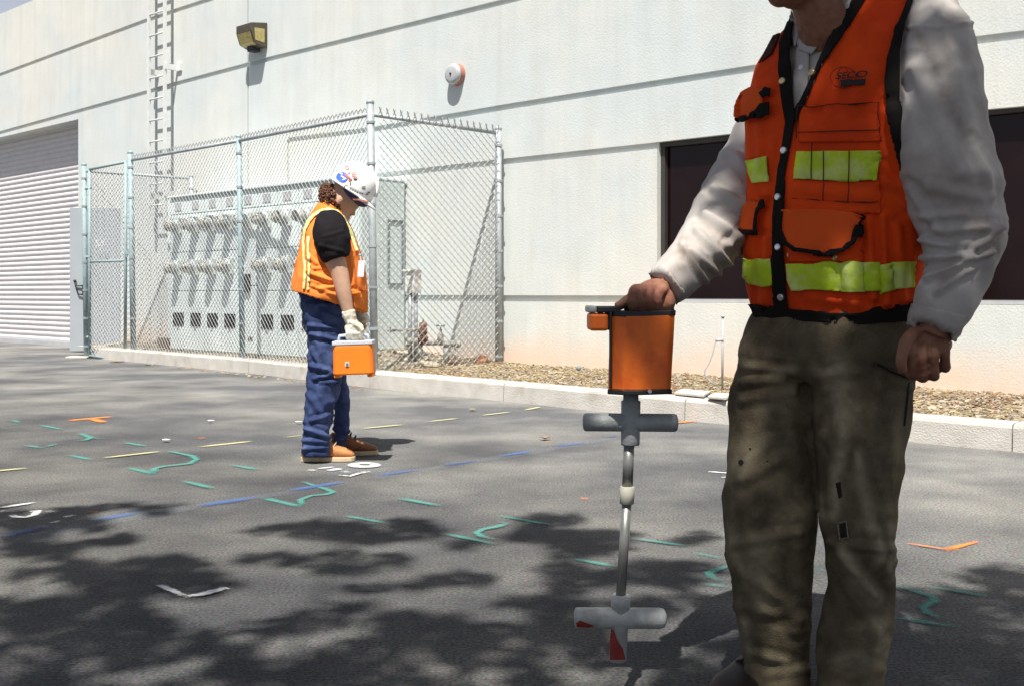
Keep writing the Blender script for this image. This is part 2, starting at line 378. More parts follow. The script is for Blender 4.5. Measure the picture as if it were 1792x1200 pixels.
def streaks(m):       # rain streaks under the grooves and a warm mineral bloom just above the soil
    N = m.node_tree.nodes; L = m.node_tree.links; b = N['Principled BSDF']; src = b.inputs['Base Color'].links[0].from_socket
    tc = N.new('ShaderNodeTexCoord'); mp = N.new('ShaderNodeMapping'); mp.inputs['Scale'].default_value = (5, 5, .35); L.new(tc.outputs['Object'], mp.inputs[0])
    n = N.new('ShaderNodeTexNoise'); n.inputs['Scale'].default_value = 1.6; n.inputs['Detail'].default_value = 7; n.inputs['Roughness'].default_value = .65; L.new(mp.outputs[0], n.inputs['Vector'])
    mr = N.new('ShaderNodeMapRange'); mr.inputs['From Min'].default_value = .45; mr.inputs['From Max'].default_value = .75; mr.inputs['To Max'].default_value = .30; L.new(n.outputs['Fac'], mr.inputs['Value'])
    mx = N.new('ShaderNodeMix'); mx.data_type = 'RGBA'; L.new(mr.outputs[0], mx.inputs['Factor']); L.new(src, mx.inputs['A']); mx.inputs['B'].default_value = (.47, .46, .42, 1)
    sp_ = N.new('ShaderNodeSeparateXYZ'); L.new(tc.outputs['Object'], sp_.inputs[0]); n2 = N.new('ShaderNodeTexNoise'); n2.inputs['Scale'].default_value = 2.2; n2.inputs['Detail'].default_value = 6; L.new(tc.outputs['Object'], n2.inputs['Vector'])
    ad = N.new('ShaderNodeMath'); ad.operation = 'MULTIPLY_ADD'; L.new(n2.outputs['Fac'], ad.inputs[0]); ad.inputs[1].default_value = -.5; L.new(sp_.outputs['Z'], ad.inputs[2])
    m2 = N.new('ShaderNodeMapRange'); m2.inputs['From Min'].default_value = .26; m2.inputs['From Max'].default_value = -.08; m2.inputs['To Max'].default_value = .75; L.new(ad.outputs[0], m2.inputs['Value'])
    m3 = N.new('ShaderNodeMix'); m3.data_type = 'RGBA'; L.new(m2.outputs[0], m3.inputs['Factor']); L.new(mx.outputs['Result'], m3.inputs['A']); m3.inputs['B'].default_value = (.72, .52, .38, 1)
    L.new(m3.outputs['Result'], b.inputs['Base Color'])
streaks(m_stucco)
def mix_wear_highlight(m, col):
    N = m.node_tree.nodes; L = m.node_tree.links; b = N['Principled BSDF']; src = b.inputs['Base Color'].links[0].from_socket
    at = N.new('ShaderNodeAttribute'); at.attribute_name = 'wear_highlight'; mx = N.new('ShaderNodeMix'); mx.data_type = 'RGBA'
    nz = N.new('ShaderNodeTexNoise'); nz.inputs['Scale'].default_value = 40; nz.inputs['Detail'].default_value = 6; nz.inputs['Roughness'].default_value = .65
    tc = N.new('ShaderNodeTexCoord'); L.new(tc.outputs['Object'], nz.inputs['Vector'])
    mr = N.new('ShaderNodeMapRange'); mr.inputs['From Min'].default_value = .3; mr.inputs['From Max'].default_value = .62; mr.inputs['To Min'].default_value = .45
    L.new(nz.outputs['Fac'], mr.inputs['Value']); mu = N.new('ShaderNodeMath'); mu.operation = 'MULTIPLY'
    L.new(at.outputs['Fac'], mu.inputs[0]); L.new(mr.outputs[0], mu.inputs[1]); L.new(mu.outputs[0], mx.inputs['Factor'])
    L.new(src, mx.inputs['A']); mx.inputs['B'].default_value = (*col, 1); L.new(mx.outputs['Result'], b.inputs['Base Color'])
def add_wear_highlight(me, segs):      # faded or soiled cloth, and painted highlights on trouser folds, stored on the mesh
    at = me.attributes.new('wear_highlight', 'FLOAT', 'POINT'); S = [(Vector(q[:2]), Vector(q[2:4]), q[4], q[5]) for q in segs]
    for i, v in enumerate(me.vertices):
        x = 0
        if v.co.y > .1:
            p = Vector(UV(v.co)) + Vector((noise.noise(v.co * 14), noise.noise(v.co * 14 + Vector((9, 0, 0))))) * 9
            for a, b, w, am in S:
                ab = b - a; t = max(0, min(1, (p - a).dot(ab) / ab.length_squared)); e = ((p - a - ab * t).length / w) ** 2
                if e < 5: x = max(x, am * math.exp(-e))
        at.data[i].value = x
mix_wear_highlight(m_pants, (.31, .27, .18)); mix_wear_highlight(m_shirt, (.20, .155, .12))

# ------------------------------------------------------------------ ground
mb = MB(); mb.add([(-300, -300, 0), (300, -300, 0), (300, 300, 0), (-300, 300, 0)], [(0, 1, 2, 3)])
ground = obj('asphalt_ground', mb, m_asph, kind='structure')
# sprayed survey marks: ribbons 4 mm above the asphalt
ZP = [0.004]
def stroke(pl, color, w=.04, name='painted_mark', label=None, closed=False, z=None):
    z = z or (0.004 + 0.0012 * (len(MARKS) % 3)); MARKS.append(1)
    g = [G(u, v, z) for u, v in pl]
    # resample
    pts = []
    for i in range(len(g) - 1):
        k = max(1, int((g[i + 1] - g[i]).length / .03))
        pts += [g[i].lerp(g[i + 1], t / k) for t in range(k)]
    pts.append(g[-1]); n = len(pts)
    mb = MB(); uvs = []
    for i in range(n):
        d = (pts[min(n - 1, i + 1)] - pts[max(0, i - 1)]); d.z = 0
        d = d.normalized() if d.length > 1e-6 else Vector((1, 0, 0)); q = Vector((-d.y, d.x, 0))
        e = min(1, min(i, n - 1 - i) / 3 + .25) if not closed else 1
        ww = w * (.85 + .3 * noise.noise(pts[i] * 9)) * 1.5
        for k, t in ((-1, 0), (-.3, .8 * e), (.3, .8 * e), (1, 0)):
            mb.v.append(pts[i] + q * ww / 2 * k); uvs.append((i / n, t))
    for i in range(n - 1):
        for k in range(3): a = i * 4 + k; mb.f.append([a, a + 1, a + 5, a + 4]); mb.m.append(0)
    me = mb.mesh(name); ul = me.uv_layers.new(name='stroke')
    for lp in me.loops: ul.data[lp.index].uv = uvs[lp.vertex_index]
    o = obj(name, me, color, ground, recalc=True)
    if label: o['label'] = label
    return o
MARKS = []
for a, b in [((540, 816), (690, 812)), ((560, 826), (720, 822))]:
    stroke([a, b], p_haze, .22, 'overspray')
stroke([(0, 950), (110, 925), (260, 898), (350, 884)], p_haze, .16, 'overspray'); stroke([(330, 886), (470, 866), (620, 842)], p_haze, .11, 'overspray')
stroke([(640, 838), (800, 812), (960, 786), (1080, 765)], p_haze, .12, 'overspray')
TEAL = [[(9, 744), (34, 741)], [(23, 734), (33, 739)], [(70, 743), (111, 751)], [(139, 757), (159, 765), (150, 769), (125, 771)], [(159, 765), (180, 767)], [(44, 778), (75, 783)],
        [(80, 781), (100, 775)], [(120, 795), (161, 804)], [(216, 773), (256, 780)], [(294, 788), (337, 797), (344, 803), (331, 810), (285, 815), (270, 819), (267, 827)],
        [(222, 817), (273, 829)], [(403, 812), (453, 821)], [(319, 840), (376, 854)], [(456, 869), (528, 886)], [(528, 884), (526, 873), (545, 866), (571, 864), (583, 860), (572, 855), (545, 847), (528, 841)],
        [(696, 870), (771, 884)], [(602, 901), (679, 915)], [(776, 932), (867, 951)], [(873, 911), (887, 915), (871, 920), (845, 925), (834, 931), (842, 937), (868, 943)],
        [(873, 901), (968, 918)], [(998, 975), (1081, 991)], [(1102, 940), (1206, 954)], [(1214, 966), (1265, 976)], [(1290, 986), (1262, 993), (1240, 1001), (1245, 1009), (1262, 1016)],
        [(1226, 1019), (1276, 1026)], [(1421, 992), (1447, 997)], [(1560, 1022), (1600, 1032), (1632, 1043), (1636, 1050), (1616, 1061), (1622, 1071), (1651, 1082)],
        [(1624, 1024), (1737, 1043)], [(1561, 1078), (1683, 1097)]]
for pl in TEAL: stroke(pl, p_teal, .046 if pl[0][1] < 880 else .034, 'painted_mark', 'teal spray mark')
for pl in [[(345, 884), (450, 869)], [(506, 857), (601, 842)], [(662, 831), (728, 821)], [(774, 814), (834, 805)], [(873, 797), (931, 789)], [(971, 780), (1028, 773)], [(1062, 764), (1081, 761)], [(0, 938), (95, 918)], [(160, 910), (250, 894)]]:
    stroke(pl, p_blue, .062, 'painted_dash', 'blue dash')
for pl in [[(-30, 825), (47, 818)], [(181, 800), (280, 789)], [(348, 781), (441, 771)], [(500, 764), (528, 761)], [(634, 749), (706, 742)], [(748, 737), (802, 731)], [(843, 726), (893, 720)], [(918, 717), (946, 711)]]:
    stroke(pl, p_yel, .045, 'painted_dash', 'pale yellow dash')
for pl, w in [([(119, 735), (197, 728)], .07), ([(160, 732), (182, 738)], .06), ([(1587, 949), (1657, 960)], .016), ([(1657, 960), (1713, 946)], .03), ([(1650, 961), (1672, 958)], .05),
              ([(1016, 871), (1029, 871)], .06), ([(155, 894), (171, 894)], .07), ([(346, 766), (359, 765)], .07), ([(1180, 739), (1216, 736)], .06), ([(955, 772), (968, 772)], .04)]:
    stroke(pl, p_or, w, 'painted_mark', 'orange spray mark')
for pl, w in [([(-20, 890), (0, 887), (62, 878)], .035), ([(0, 893), (14, 893)], .03), ([(20, 900), (27, 903), (45, 904), (60, 900), (66, 893), (52, 894)], .03), ([(83, 895), (95, 893)], .045), ([(113, 904), (131, 900)], .04),
              ([(92, 914), (103, 910)], .035), ([(278, 1022), (300, 1031), (323, 1042)], .026), ([(323, 1042), (350, 1039), (397, 1027)], .034),
              ([(540, 821), (553, 822)], .05), ([(556, 819), (584, 816)], .03), ([(572, 822), (598, 819)], .05), ([(600, 825), (611, 824)], .06), ([(592, 830), (612, 832), (630, 827), (648, 824)], .03), ([(632, 825), (648, 824)], .045),
              ([(1240, 824), (1277, 827)], .03), ([(1262, 834), (1276, 834)], .04)]:
    stroke(pl, p_white, w, 'painted_mark', 'white spray mark')
stroke([(638 + 20 * cos(t * pi / 12), 812.5 + 3 * sin(t * pi / 12)) for t in range(25)], p_white, .055, 'painted_ring', 'white painted ring', closed=True)

# ------------------------------------------------------------------ kerb and planting bed
kb = [G(u, v) for u, v in [(165, 627), (242, 634), (429, 652), (663, 680), (900, 703.5), (1182, 734), (1640, 777.4), (1792, 792)]]
kb.append(kb[-1] + (kb[-1] - kb[-3]).normalized() * 6)
def kline(a, b, cut):      # kerb section between parameters
    pass
KS = [T2.dot(p) for p in kb]; KN = [N2.dot(p) for p in kb]
def kn(s): return interp(KS, KN, s)
mb = MB()
s_end = KS[-1]; cuts = [KS[0], wl(424, 600, 6.9)[0], -7.93, wl(885, 690, 6.6)[0], wl(1210, 700, 6.5)[0], wl(1773, 760, 6.4)[0], -.2, 2.5, s_end]
prof = [(0.0, -.06), (0.012, .13), (0.022, .148), (0.045, .156), (.15, .158), (.16, .15), (.16, -.06)]
for a, b in zip(cuts[:-1], cuts[1:]):
    a += .004; b -= .004; k = max(2, int((b - a) / .12)); rings = []
    for i in range(k + 1):
        s = lerp(a, b, i / k)
        rings.append([W(s, kn(s) + dn + .006 * noise.noise(Vector((s * 2.2, dn * 20, 1))) + (.008 * noise.noise(Vector((s * 9, z * 30, 5))) if .1 < z < .157 else 0), z) for dn, z in prof])
    mb.loft(rings)
obj('kerb', mb, m_conc, kind='structure')
def bedz(s, n):
    d = n - kn(s) - .15
    z = .135 + .03 * min(1, d / .8) + .018 * noise.noise(Vector((s * 1.8, n * 1.8, 0))) + .012 * noise.noise(Vector((s * 6, n * 6, 3)))
    z += .11 * exp(-((s + 8.9) / .6) ** 2 - ((n - 7.9) / .5) ** 2) + .03 * exp(-((s + 7.9) / .5) ** 2 - ((n - 8.1) / .3) ** 2)
    return z
mb = MB(); sr = [lerp(-15.3, 4.5, i / 260) for i in range(261)]; nn = 18
for s in sr:
    for j in range(nn + 1):
        n = lerp(kn(s) + .14, 8.25, j / nn); mb.v.append(W(s, n, bedz(s, n)))
for i in range(260):
    for j in range(nn): a = i * (nn + 1) + j; mb.f.append([a, a + 1, a + nn + 2, a + nn + 1]); mb.m.append(0)
obj('planting_bed', mb, m_soil, kind='structure', smooth=True)
mb = MB()
for k in range(15000):
    s = RU(-13.2, 1.0); s = s if R() < .55 else RU(-9.2, -.5); n = RU(kn(s) + .16, 8.18)
    inside_f = s < -8.0
    if inside_f and R() < .72: continue
    z = bedz(s, n) + RU(.002, .016); a = RU(0, pi); tl = RU(-.5, .5)
    L_ = RU(.018, .045) * (1.25 if R() < .1 else 1); w_ = RU(.008, .018)
    ax = Vector((cos(a), sin(a), tl * .6)).normalized(); ay = ZZ.cross(ax).normalized(); ay = (ay + ZZ * RU(-.4, .4)).normalized(); az = ax.cross(ay)
    r = R(); red = noise.noise(Vector((s * .9, n, 7)))
    m = 2 if (r < .08 + (.18 if red > .2 else 0)) else (0 if r < .55 else (1 if r < .86 else 3))
    mb.box(W(s, n, z), (L_, w_, RU(.003, .008)), (ax, ay, az), m)
obj('wood_chip_mulch', mb, m_chips, kind='stuff', label='tan and brown wood chip mulch in the bed along the wall', cat='mulch')

# ------------------------------------------------------------------ building
bldg = thing('industrial_building', 'long cream painted tilt-up concrete building with grooved panels behind the fence', 'building', W(-8, 8.2, 0))
SL = -27.0; SRt = 7.0
def sz(pts): return [wl(u, v) for u, v in pts]
def zl(pts):
    q = sorted(sz(pts)); xs = [a for a, b in q]; zs = [b for a, b in q]
    def f(s):
        if s < xs[0]: return zs[0] + (s - xs[0]) * 0.0
        if s > xs[-1]: return zs[-1]
        return interp(xs, zs, s)
    return f, xs
L1, x1 = zl([(0, 128.3), (254, 33.5), (305, 16), (354, 0)])
L2, x2 = zl([(0, 230), (254, 159), (305, 144), (432, 110), (467, 100.5), (860, 4)])
L3, x3 = zl([(504, 241), (654, 222), (900, 180), (1160, 138.7), (1317, 114), (1690, 65.8), (1792, 53)])
L4, x4 = zl([(504, 324), (654, 304), (870, 279.5), (1146, 249.6), (1290, 233.3), (1722, 192), (1792, 186)])
L5, x5 = zl([(504, 516), (880, 517), (1150, 517.3), (1792, 518.7)])
s_door1 = wl(137, 209)[0]; s_win0 = wl(1150, 300)[0]; s_j1 = wl(303, 50)[0]; s_j2 = wl(434, 150)[0]; s_j3 = wl(504, 300)[0]
s_win1 = -1.2
GW = .06
zdoor = lambda s: 3.70
rows = [lambda s: -.1, lambda s: L5(s) - .062, lambda s: L5(s), lambda s: 2.12 if s < s_j3 - .5 else L4(s) - .12, lambda s: L4(s) - GW if s > s_j3 - .01 else 2.3, lambda s: L4(s) if s > s_j3 - .01 else 2.4,
        lambda s: L3(s) - GW if s > s_j3 - .01 else 2.6, lambda s: L3(s) if s > s_j3 - .01 else 2.8, lambda s: min(3.70, L2(s) - GW - .02) if s < -12 else L3(s) + .2,
        lambda s: L2(s) - GW, lambda s: L2(s), lambda s: L1(s) - GW, lambda s: L1(s), lambda s: 5.92]
sd0, sd1 = -16.55, -15.62
cols = sorted(set([SL, -23.0, s_door1, sd0, sd1, s_j1 - .012, s_j1 + .012, s_j2 - .012, s_j2 + .012, s_j3 - .02, s_j3 + .02, s_win0, s_win1, SRt] + [x for x in x1 + x2 + x3 + x4 + x5 if SL < x < SRt and abs(x - s_door1) > .05]))
c2_ = [cols[0]]
for c in cols[1:]:
    if c - c2_[-1] > .008: c2_.append(c)
cols = c2_
def depth(sc, j):
    if -23.0 < sc < s_door1 and j < 8: return .32
    if sd0 < sc < sd1 and j < 3: return .22
    if s_win0 < sc < s_win1 and 1 <= j <= 4: return .16
    d = 0
    if sc > s_j3 - .02 and j in (1, 4, 6): d = .032
    if j == 9 or j == 11: d = .032
    if abs(sc - s_j1) < .012 or abs(sc - s_j2) < .012: d = .032
    if abs(sc - s_j3) < .02 and j < 7: d = .032
    return d
mb = MB(); NJ = len(rows)
dep = [[depth((cols[i] + cols[i + 1]) / 2, j) for j in range(NJ - 1)] for i in range(len(cols) - 1)]
def wv(i, j, d): return W(cols[i], 8.2 + d, rows[j](cols[i]))
for i in range(len(cols) - 1):
    for j in range(NJ - 1):
        d = dep[i][j]; o = mb.add([wv(i, j, d), wv(i + 1, j, d), wv(i + 1, j + 1, d), wv(i, j + 1, d)], [(0, 1, 2, 3)])
        if i + 1 < len(cols) - 1 and abs(dep[i + 1][j] - d) > 1e-5:
            e = dep[i + 1][j]; mb.add([wv(i + 1, j, d), wv(i + 1, j, e), wv(i + 1, j + 1, e), wv(i + 1, j + 1, d)], [(0, 1, 2, 3)])
        if j + 1 < NJ - 1 and abs(dep[i][j + 1] - d) > 1e-5:
            e = dep[i][j + 1]; mb.add([wv(i, j + 1, d), wv(i + 1, j + 1, d), wv(i + 1, j + 1, e), wv(i, j + 1, e)], [(0, 1, 2, 3)])
# parapet top, ends and back
mb.wbox(SL, SRt, 8.24, 8.52, 5.3, 5.915); mb.wbox(SL, SRt, 8.60, 20, -.1, 5.2)
mb.add([W(SL, 8.2, 5.92), W(SRt, 8.2, 5.92), W(SRt, 8.53, 5.92), W(SL, 8.53, 5.92)], [(0, 1, 2, 3)])
mb.add([W(SRt, 8.2, -.1), W(SRt, 8.6, -.1), W(SRt, 8.6, 5.92), W(SRt, 8.2, 5.92)], [(0, 1, 2, 3)])
obj('wall', mb, m_stucco, bldg, recalc=False)
# roller door
mb = MB(); zt = 3.9; pitch = .088; ring0 = []; ring1 = []; z = .06
while z < zt:
    for t in range(8):
        a = t / 8; dn = .020 * (sin(pi * a) ** .7 if a < .8 else .25)
        ring0.append(W(-23.0, 8.50 - dn, z + a * pitch)); ring1.append(W(s_door1, 8.50 - dn, z + a * pitch))
    z += pitch
n = len(ring0); mb.add(ring0 + ring1, [(i, i + n, i + n + 1, i + 1) for i in range(n - 1)])
dr = obj('roller_door', mb, m_slat, bldg, recalc=False)
mb = MB(); mb.wbox(-23, s_door1 - .002, 8.44, 8.51, -.01, .075); obj('bottom_bar', mb, m_grey, dr)
mb = MB(); mb.wbox(s_door1 - .07, s_door1 - .003, 8.40, 8.46, 0, 3.69); obj('guide_rail', mb, m_galvg, dr)
# open steel door leaf with a dark doorway behind
mb = MB(); mb.wbox(sd0 + .05, sd1 - .05, 8.395, 8.41, 0, 2.10); obj('doorway', mb, m_dark, bldg)
mb = MB()
for a, b, c, d in ((sd0 + .002, sd0 + .05, 0, 2.115), (sd1 - .05, sd1 - .002, 0, 2.115)): mb.wbox(a, b, 8.18, 8.40, c, d)
mb.wbox(sd0 + .052, sd1 - .052, 8.18, 8.40, 2.06, 2.115); obj('door_frame', mb, m_doorp, bldg)
ya = 16.62; pa = P(221, 615, ya); pb = P(122.5, 615, ya - .1); dx = (pb - pa); dx.z = 0; wd_ = dx.length; dx.normalize(); dn_ = ZZ.cross(dx)
pm = (pa + pb) / 2
mb = MB(); ztop = HC + (HV - 364.5) / F * ya
mb.box((pm.x, pm.y, (ztop + .02) / 2), (wd_, .045, ztop - .02), (dx, dn_, ZZ)); leaf = obj('steel_door', mb, m_doorp, bldg, bevel=.004)
mb = MB(); hp = [P(u, v, ya - .13) for u, v in [(146, 500), (132, 501), (137, 515), (146, 516)]]; mb.tube(hp, .012, 8)
mb.ball(P(131, 492, ya - .13), .022); mb.box(P(146, 508, ya - .11), (.03, .02, .16)); obj('door_handle', mb, m_black, leaf, smooth=True)
def text_mesh(s, size=1, bold=False):
    c = bpy.data.curves.new('t', 'FONT'); c.body = s; c.size = size; c.align_x = 'CENTER'; c.align_y = 'CENTER'
    if bold: c.offset = .02
    c.resolution_u = 3
    t = bpy.data.objects.new('t', c); COL.objects.link(t)
    me = bpy.data.meshes.new_from_object(t.evaluated_get(bpy.context.evaluated_depsgraph_get()))
    bpy.data.objects.remove(t)
    return me
me = text_mesh('K.V'); 
xs = [v.co.x for v in me.vertices]; ys = [v.co.y for v in me.vertices]
for v in me.vertices: v.co = P(lerp(168, 183, (v.co.x - min(xs)) / (max(xs) - min(xs))), lerp(431, 418, (v.co.y - min(ys)) / (max(ys) - min(ys))), 16.45) 
me.update(); obj('door_lettering', me, m_hat, leaf, recalc=False)
# window
zs0 = lambda s: L5(s) - .062
mb = MB(); fr = .045
a0, a1 = s_win0 + .002, s_win1 - .002
zb, zt_ = .80, 2.25
def wq(s0, s1, n0, n1, f0, f1, mb=mb):
    vs = [W(s0, n0, f0(s0)), W(s1, n0, f0(s1)), W(s1, n1, f0(s1)), W(s0, n1, f0(s0)), W(s0, n0, f1(s0)), W(s1, n0, f1(s1)), W(s1, n1, f1(s1)), W(s0, n1, f1(s0))]
    mb.add(vs, [(0, 1, 2, 3), (4, 5, 6, 7), (0, 1, 5, 4), (2, 3, 7, 6), (0, 3, 7, 4), (1, 2, 6, 5)])
lo = lambda s: L5(s) - .06; hi = lambda s: L4(s) - .002
wq(a0, a1, 8.235, 8.355, lo, lambda s: lo(s) + .035, mb); wq(a0, a1, 8.25, 8.355, lambda s: hi(s) - .04, hi, mb)
for sx in (a0, a1 - fr, -3.42): wq(sx, sx + fr, 8.255, 8.35, lambda s: lo(s) + .037, lambda s: hi(s) - .042, mb)
win = obj('window_frame', mb, m_frame, bldg)
mb = MB(); wq(a0 + .01, a1 - .01, 8.30, 8.312, lambda s: lo(s) + .038, lambda s: hi(s) - .043, mb); obj('window_pane', mb, m_glass, win)
mb = MB(); wq(a0, a1, 8.212, 8.234, lo, lambda s: lo(s) + .028, mb); obj('window_sill', mb, m_grey, win)

# roof ladder
sL, zL = wl(260.5, 100, 8.02); sR, _ = wl(288.5, 100, 8.02)
ld = thing('roof_ladder', 'pale steel roof access ladder fixed to the wall right of the roller door', 'ladder', W((sL + sR) / 2, 8.02, 2.0))
for sx in (sL, sR):
    mb = MB(); mb.wbox(sx - .028, sx + .028, 8.005, 8.035, 1.95, 6.9); obj('rail', mb, m_ladder, ld)
z = 2.15
while z < 6.8:
    mb = MB(); mb.tube([W(sL + .03, 8.02, z), W(sR - .03, 8.02, z)], .013, 8); obj('rung', mb, m_ladder, ld, smooth=True); z += .305
for zz in (2.3, wl(300, 118, 8.1)[1], 5.7):
    mb = MB(); mb.wbox(sL - .06, sL - .029, 8.0, 8.199, zz - .04, zz + .04); obj('wall_bracket', mb, m_ladder, ld)
    mb = MB(); mb.wbox(sR + .029, sR + .06, 8.0, 8.199, zz - .04, zz + .04)
    mb.wbox(sR + .060, sR + .16, 8.17, 8.198, zz - .05, zz + .05); obj('wall_bracket', mb, m_ladder, ld)

# wall pack lamp
s0, z0 = wl(455, 60); wp = thing('wall_lamp', 'bronze wall pack lamp with yellowed lens high on the wall joint', 'wall lamp', W(s0, 8.2, z0))
def pw(n, z, s): return W(s0 + s, 8.2 - n, z0 + z)
zt1 = .12; mb = MB(); w2 = .17
prof = [(0.002, .12), (.25, .08), (.25, -.02), (.20, -.16), (.09, -.20), (.002, -.20)]
mb.loft([[pw(n, z, -w2) for n, z in prof], [pw(n, z, w2) for n, z in prof]]); obj('housing', mb, m_bronze, wp, bevel=.01)
mb = MB(); mb.loft([[pw(n, z, -w2 + .03) for n, z in [(.254, -.03), (.208, -.155), (.15, -.185), (.15, -.03)]], [pw(n, z, w2 - .03) for n, z in [(.254, -.03), (.208, -.155), (.15, -.185), (.15, -.03)]]])
mb.loft([[pw(n, z, w2 + .004) for n, z in [(.20, .02), (.19, -.13), (.05, -.15), (.05, .03)]], [pw(n, z, w2 - .01) for n, z in [(.20, .02), (.19, -.13), (.05, -.15), (.05, .03)]]]); obj('lens', mb, m_lens, wp)
mb = MB(); mb.loft([[pw(n, z, -.05) for n, z in [(.16, -.18), (.16, -.25), (.04, -.25), (.04, -.18)]], [pw(n, z, .06) for n, z in [(.16, -.18), (.16, -.25), (.04, -.25), (.04, -.18)]]]); obj('ballast_box', mb, m_black, wp)
# alarm bell
s0, z0 = wl(801, 132); ab = thing('alarm_bell', 'round grey alarm bell with faded red rim on the upper wall', 'bell', W(s0, 8.2, z0))
c = W(s0, 8.2, z0)
mb = MB(); mb.tube([c, c - N2 * .012, c - N2 * .06], [.118, .118, .112], 32); obj('back_plate', mb, m_red, ab, smooth=False)
mb = MB(); mb.tube([c - N2 * .06, c - N2 * .075, c - N2 * .095, c - N2 * .105, c - N2 * .107], [.113, .112, .10, .07, .01], 32); obj('gong', mb, m_grey, ab, smooth=True)
mb = MB(); mb.cyl(c - N2 * .11, N2, .012, .012, 10); obj('centre_bolt', mb, m_black, ab)

# ------------------------------------------------------------------ switchgear
CN = 7.5; sgL = wl(300, 400, CN)[0]; sgR = wl(627, 400, CN)[0]; zT = 2.13
sg = thing('electrical_switchgear', 'long pale green-grey meter cabinet with rows of round meters inside the fence', 'electrical cabinet', W((sgL + sgR) / 2, 7.8, .15))
bu = [300, 331, 360, 390, 421, 454, 488, 525, 560, 594, 627]; bs = [wl(u, 400, CN)[0] for u in bu]; bs[0] = sgL
mb = MB()
mb.wbox(sgL, sgR, CN, 8.17, .12, zT)
mb.wbox(sgL - .02, sgR + .02, CN - .05, 8.185, zT + .002, zT + .03); cab = obj('cabinet_body', mb, m_cab, sg, bevel=.006)
for a, b in zip(bs[:-1], bs[1:]):
    i = bs.index(a); mb = MB(); g = .006
    if i == 4: zz = [.17, .98, zT - .22, zT - .03]
    else: zz = [.17, .92, 1.42 if i < 8 else 1.2, zT - .22, zT - .03]
    for z0, z1 in zip(zz[:-1], zz[1:]): mb.wbox(a + g, b - g, CN - .022, CN - .002, z0 + g, z1 - g)
    obj('cabinet_door', mb, m_cab, sg, bevel=.004)
    mb = MB(); cm = (a + b) / 2; mb.wbox(cm - .08, cm + .07, CN - .03, CN - .0225, zT - .17, zT - .07); obj('name_plate', mb, m_grey, sg)
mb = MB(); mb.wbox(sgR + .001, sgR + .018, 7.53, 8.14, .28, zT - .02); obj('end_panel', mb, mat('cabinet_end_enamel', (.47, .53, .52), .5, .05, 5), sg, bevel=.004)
sv0 = 7.93
mb = MB()
for a, b, c, d in ((7.9, 8.12, .98, 1.0), (7.9, 8.12, 1.68, 1.70), (7.9, 7.915, 1.0, 1.68), (8.105, 8.12, 1.0, 1.68)): mb.wbox(sgR + .019, sgR + .032, a, b, c, d)
obj('inspection_panel_trim', mb, m_seam, sg)
def meter(cs, cz):
    mb = MB(); mb.wbox(cs - .085, cs + .085, CN - .075, CN - .023, cz - .10, cz + .10); mb.tube([W(cs, CN - .075, cz), W(cs, CN - .10, cz)], [.088, .088], 20)
    o = obj('meter', mb, m_sock, sg, bevel=.006)
    mb = MB(); mb.tube([W(cs, CN - .10, cz), W(cs, CN - .19, cz), W(cs, CN - .215, cz), W(cs, CN - .225, cz)], [.078, .074, .058, .01], 20); obj('meter_glass', mb, m_mglass, o, smooth=True)
    mb = MB(); mb.tube([W(cs, CN - .101, cz), W(cs, CN - .118, cz)], .083, 20); obj('meter_ring', mb, m_galv, o, smooth=True)
for i in range(8):
    cm = (bs[i] + bs[i + 1]) / 2; meter(cm, 1.76)
    if i != 4: meter(cm, 1.22)
    w = (bs[i + 1] - bs[i])
    if i != 4:
        mb = MB(); mb.wbox(cm - w * .30, cm + w * .30, CN - .03, CN - .0225, .47, .64); o = obj('breaker_recess', mb, m_black, sg)
        mb = MB(); mb.wbox(cm - .02, cm + .03, CN - .06, CN - .0305, .5, .6); obj('breaker_handle', mb, m_dark, o)
    else:
        mb = MB(); mb.wbox(cm - .06, cm + .05, CN - .06, CN - .0225, .9, 1.12); obj('main_switch', mb, m_black, sg)
        mb = MB(); mb.wbox(cm + .0, cm + .10, CN - .03, CN - .0225, .33, .37); obj('rating_plate', mb, m_brown, sg)
# wireway at the left end
g0 = wl(276, 400, 7.9)[0]; g1 = wl(301, 400, 7.7)[0]
mb = MB(); mb.wbox(sgL - .30, sgL - .19, 7.62, 8.19, .16, 2.12); obj('wireway', mb, m_cab, sg)
mb = MB(); mb.wbox(sgL - .185, sgL - .02, 7.60, 7.64, .30, 2.05)
for i in range(28): mb.wbox(sgL - .183, sgL - .022, 7.585, 7.60, .33 + i * .06, .355 + i * .06)
obj('louvred_strip', mb, m_brown, sg)
mb = MB(); mb.wbox(sgL - .36, sgL - .05, 7.50, 7.58, .17, .30); obj('floor_grille', mb, m_brown, sg)

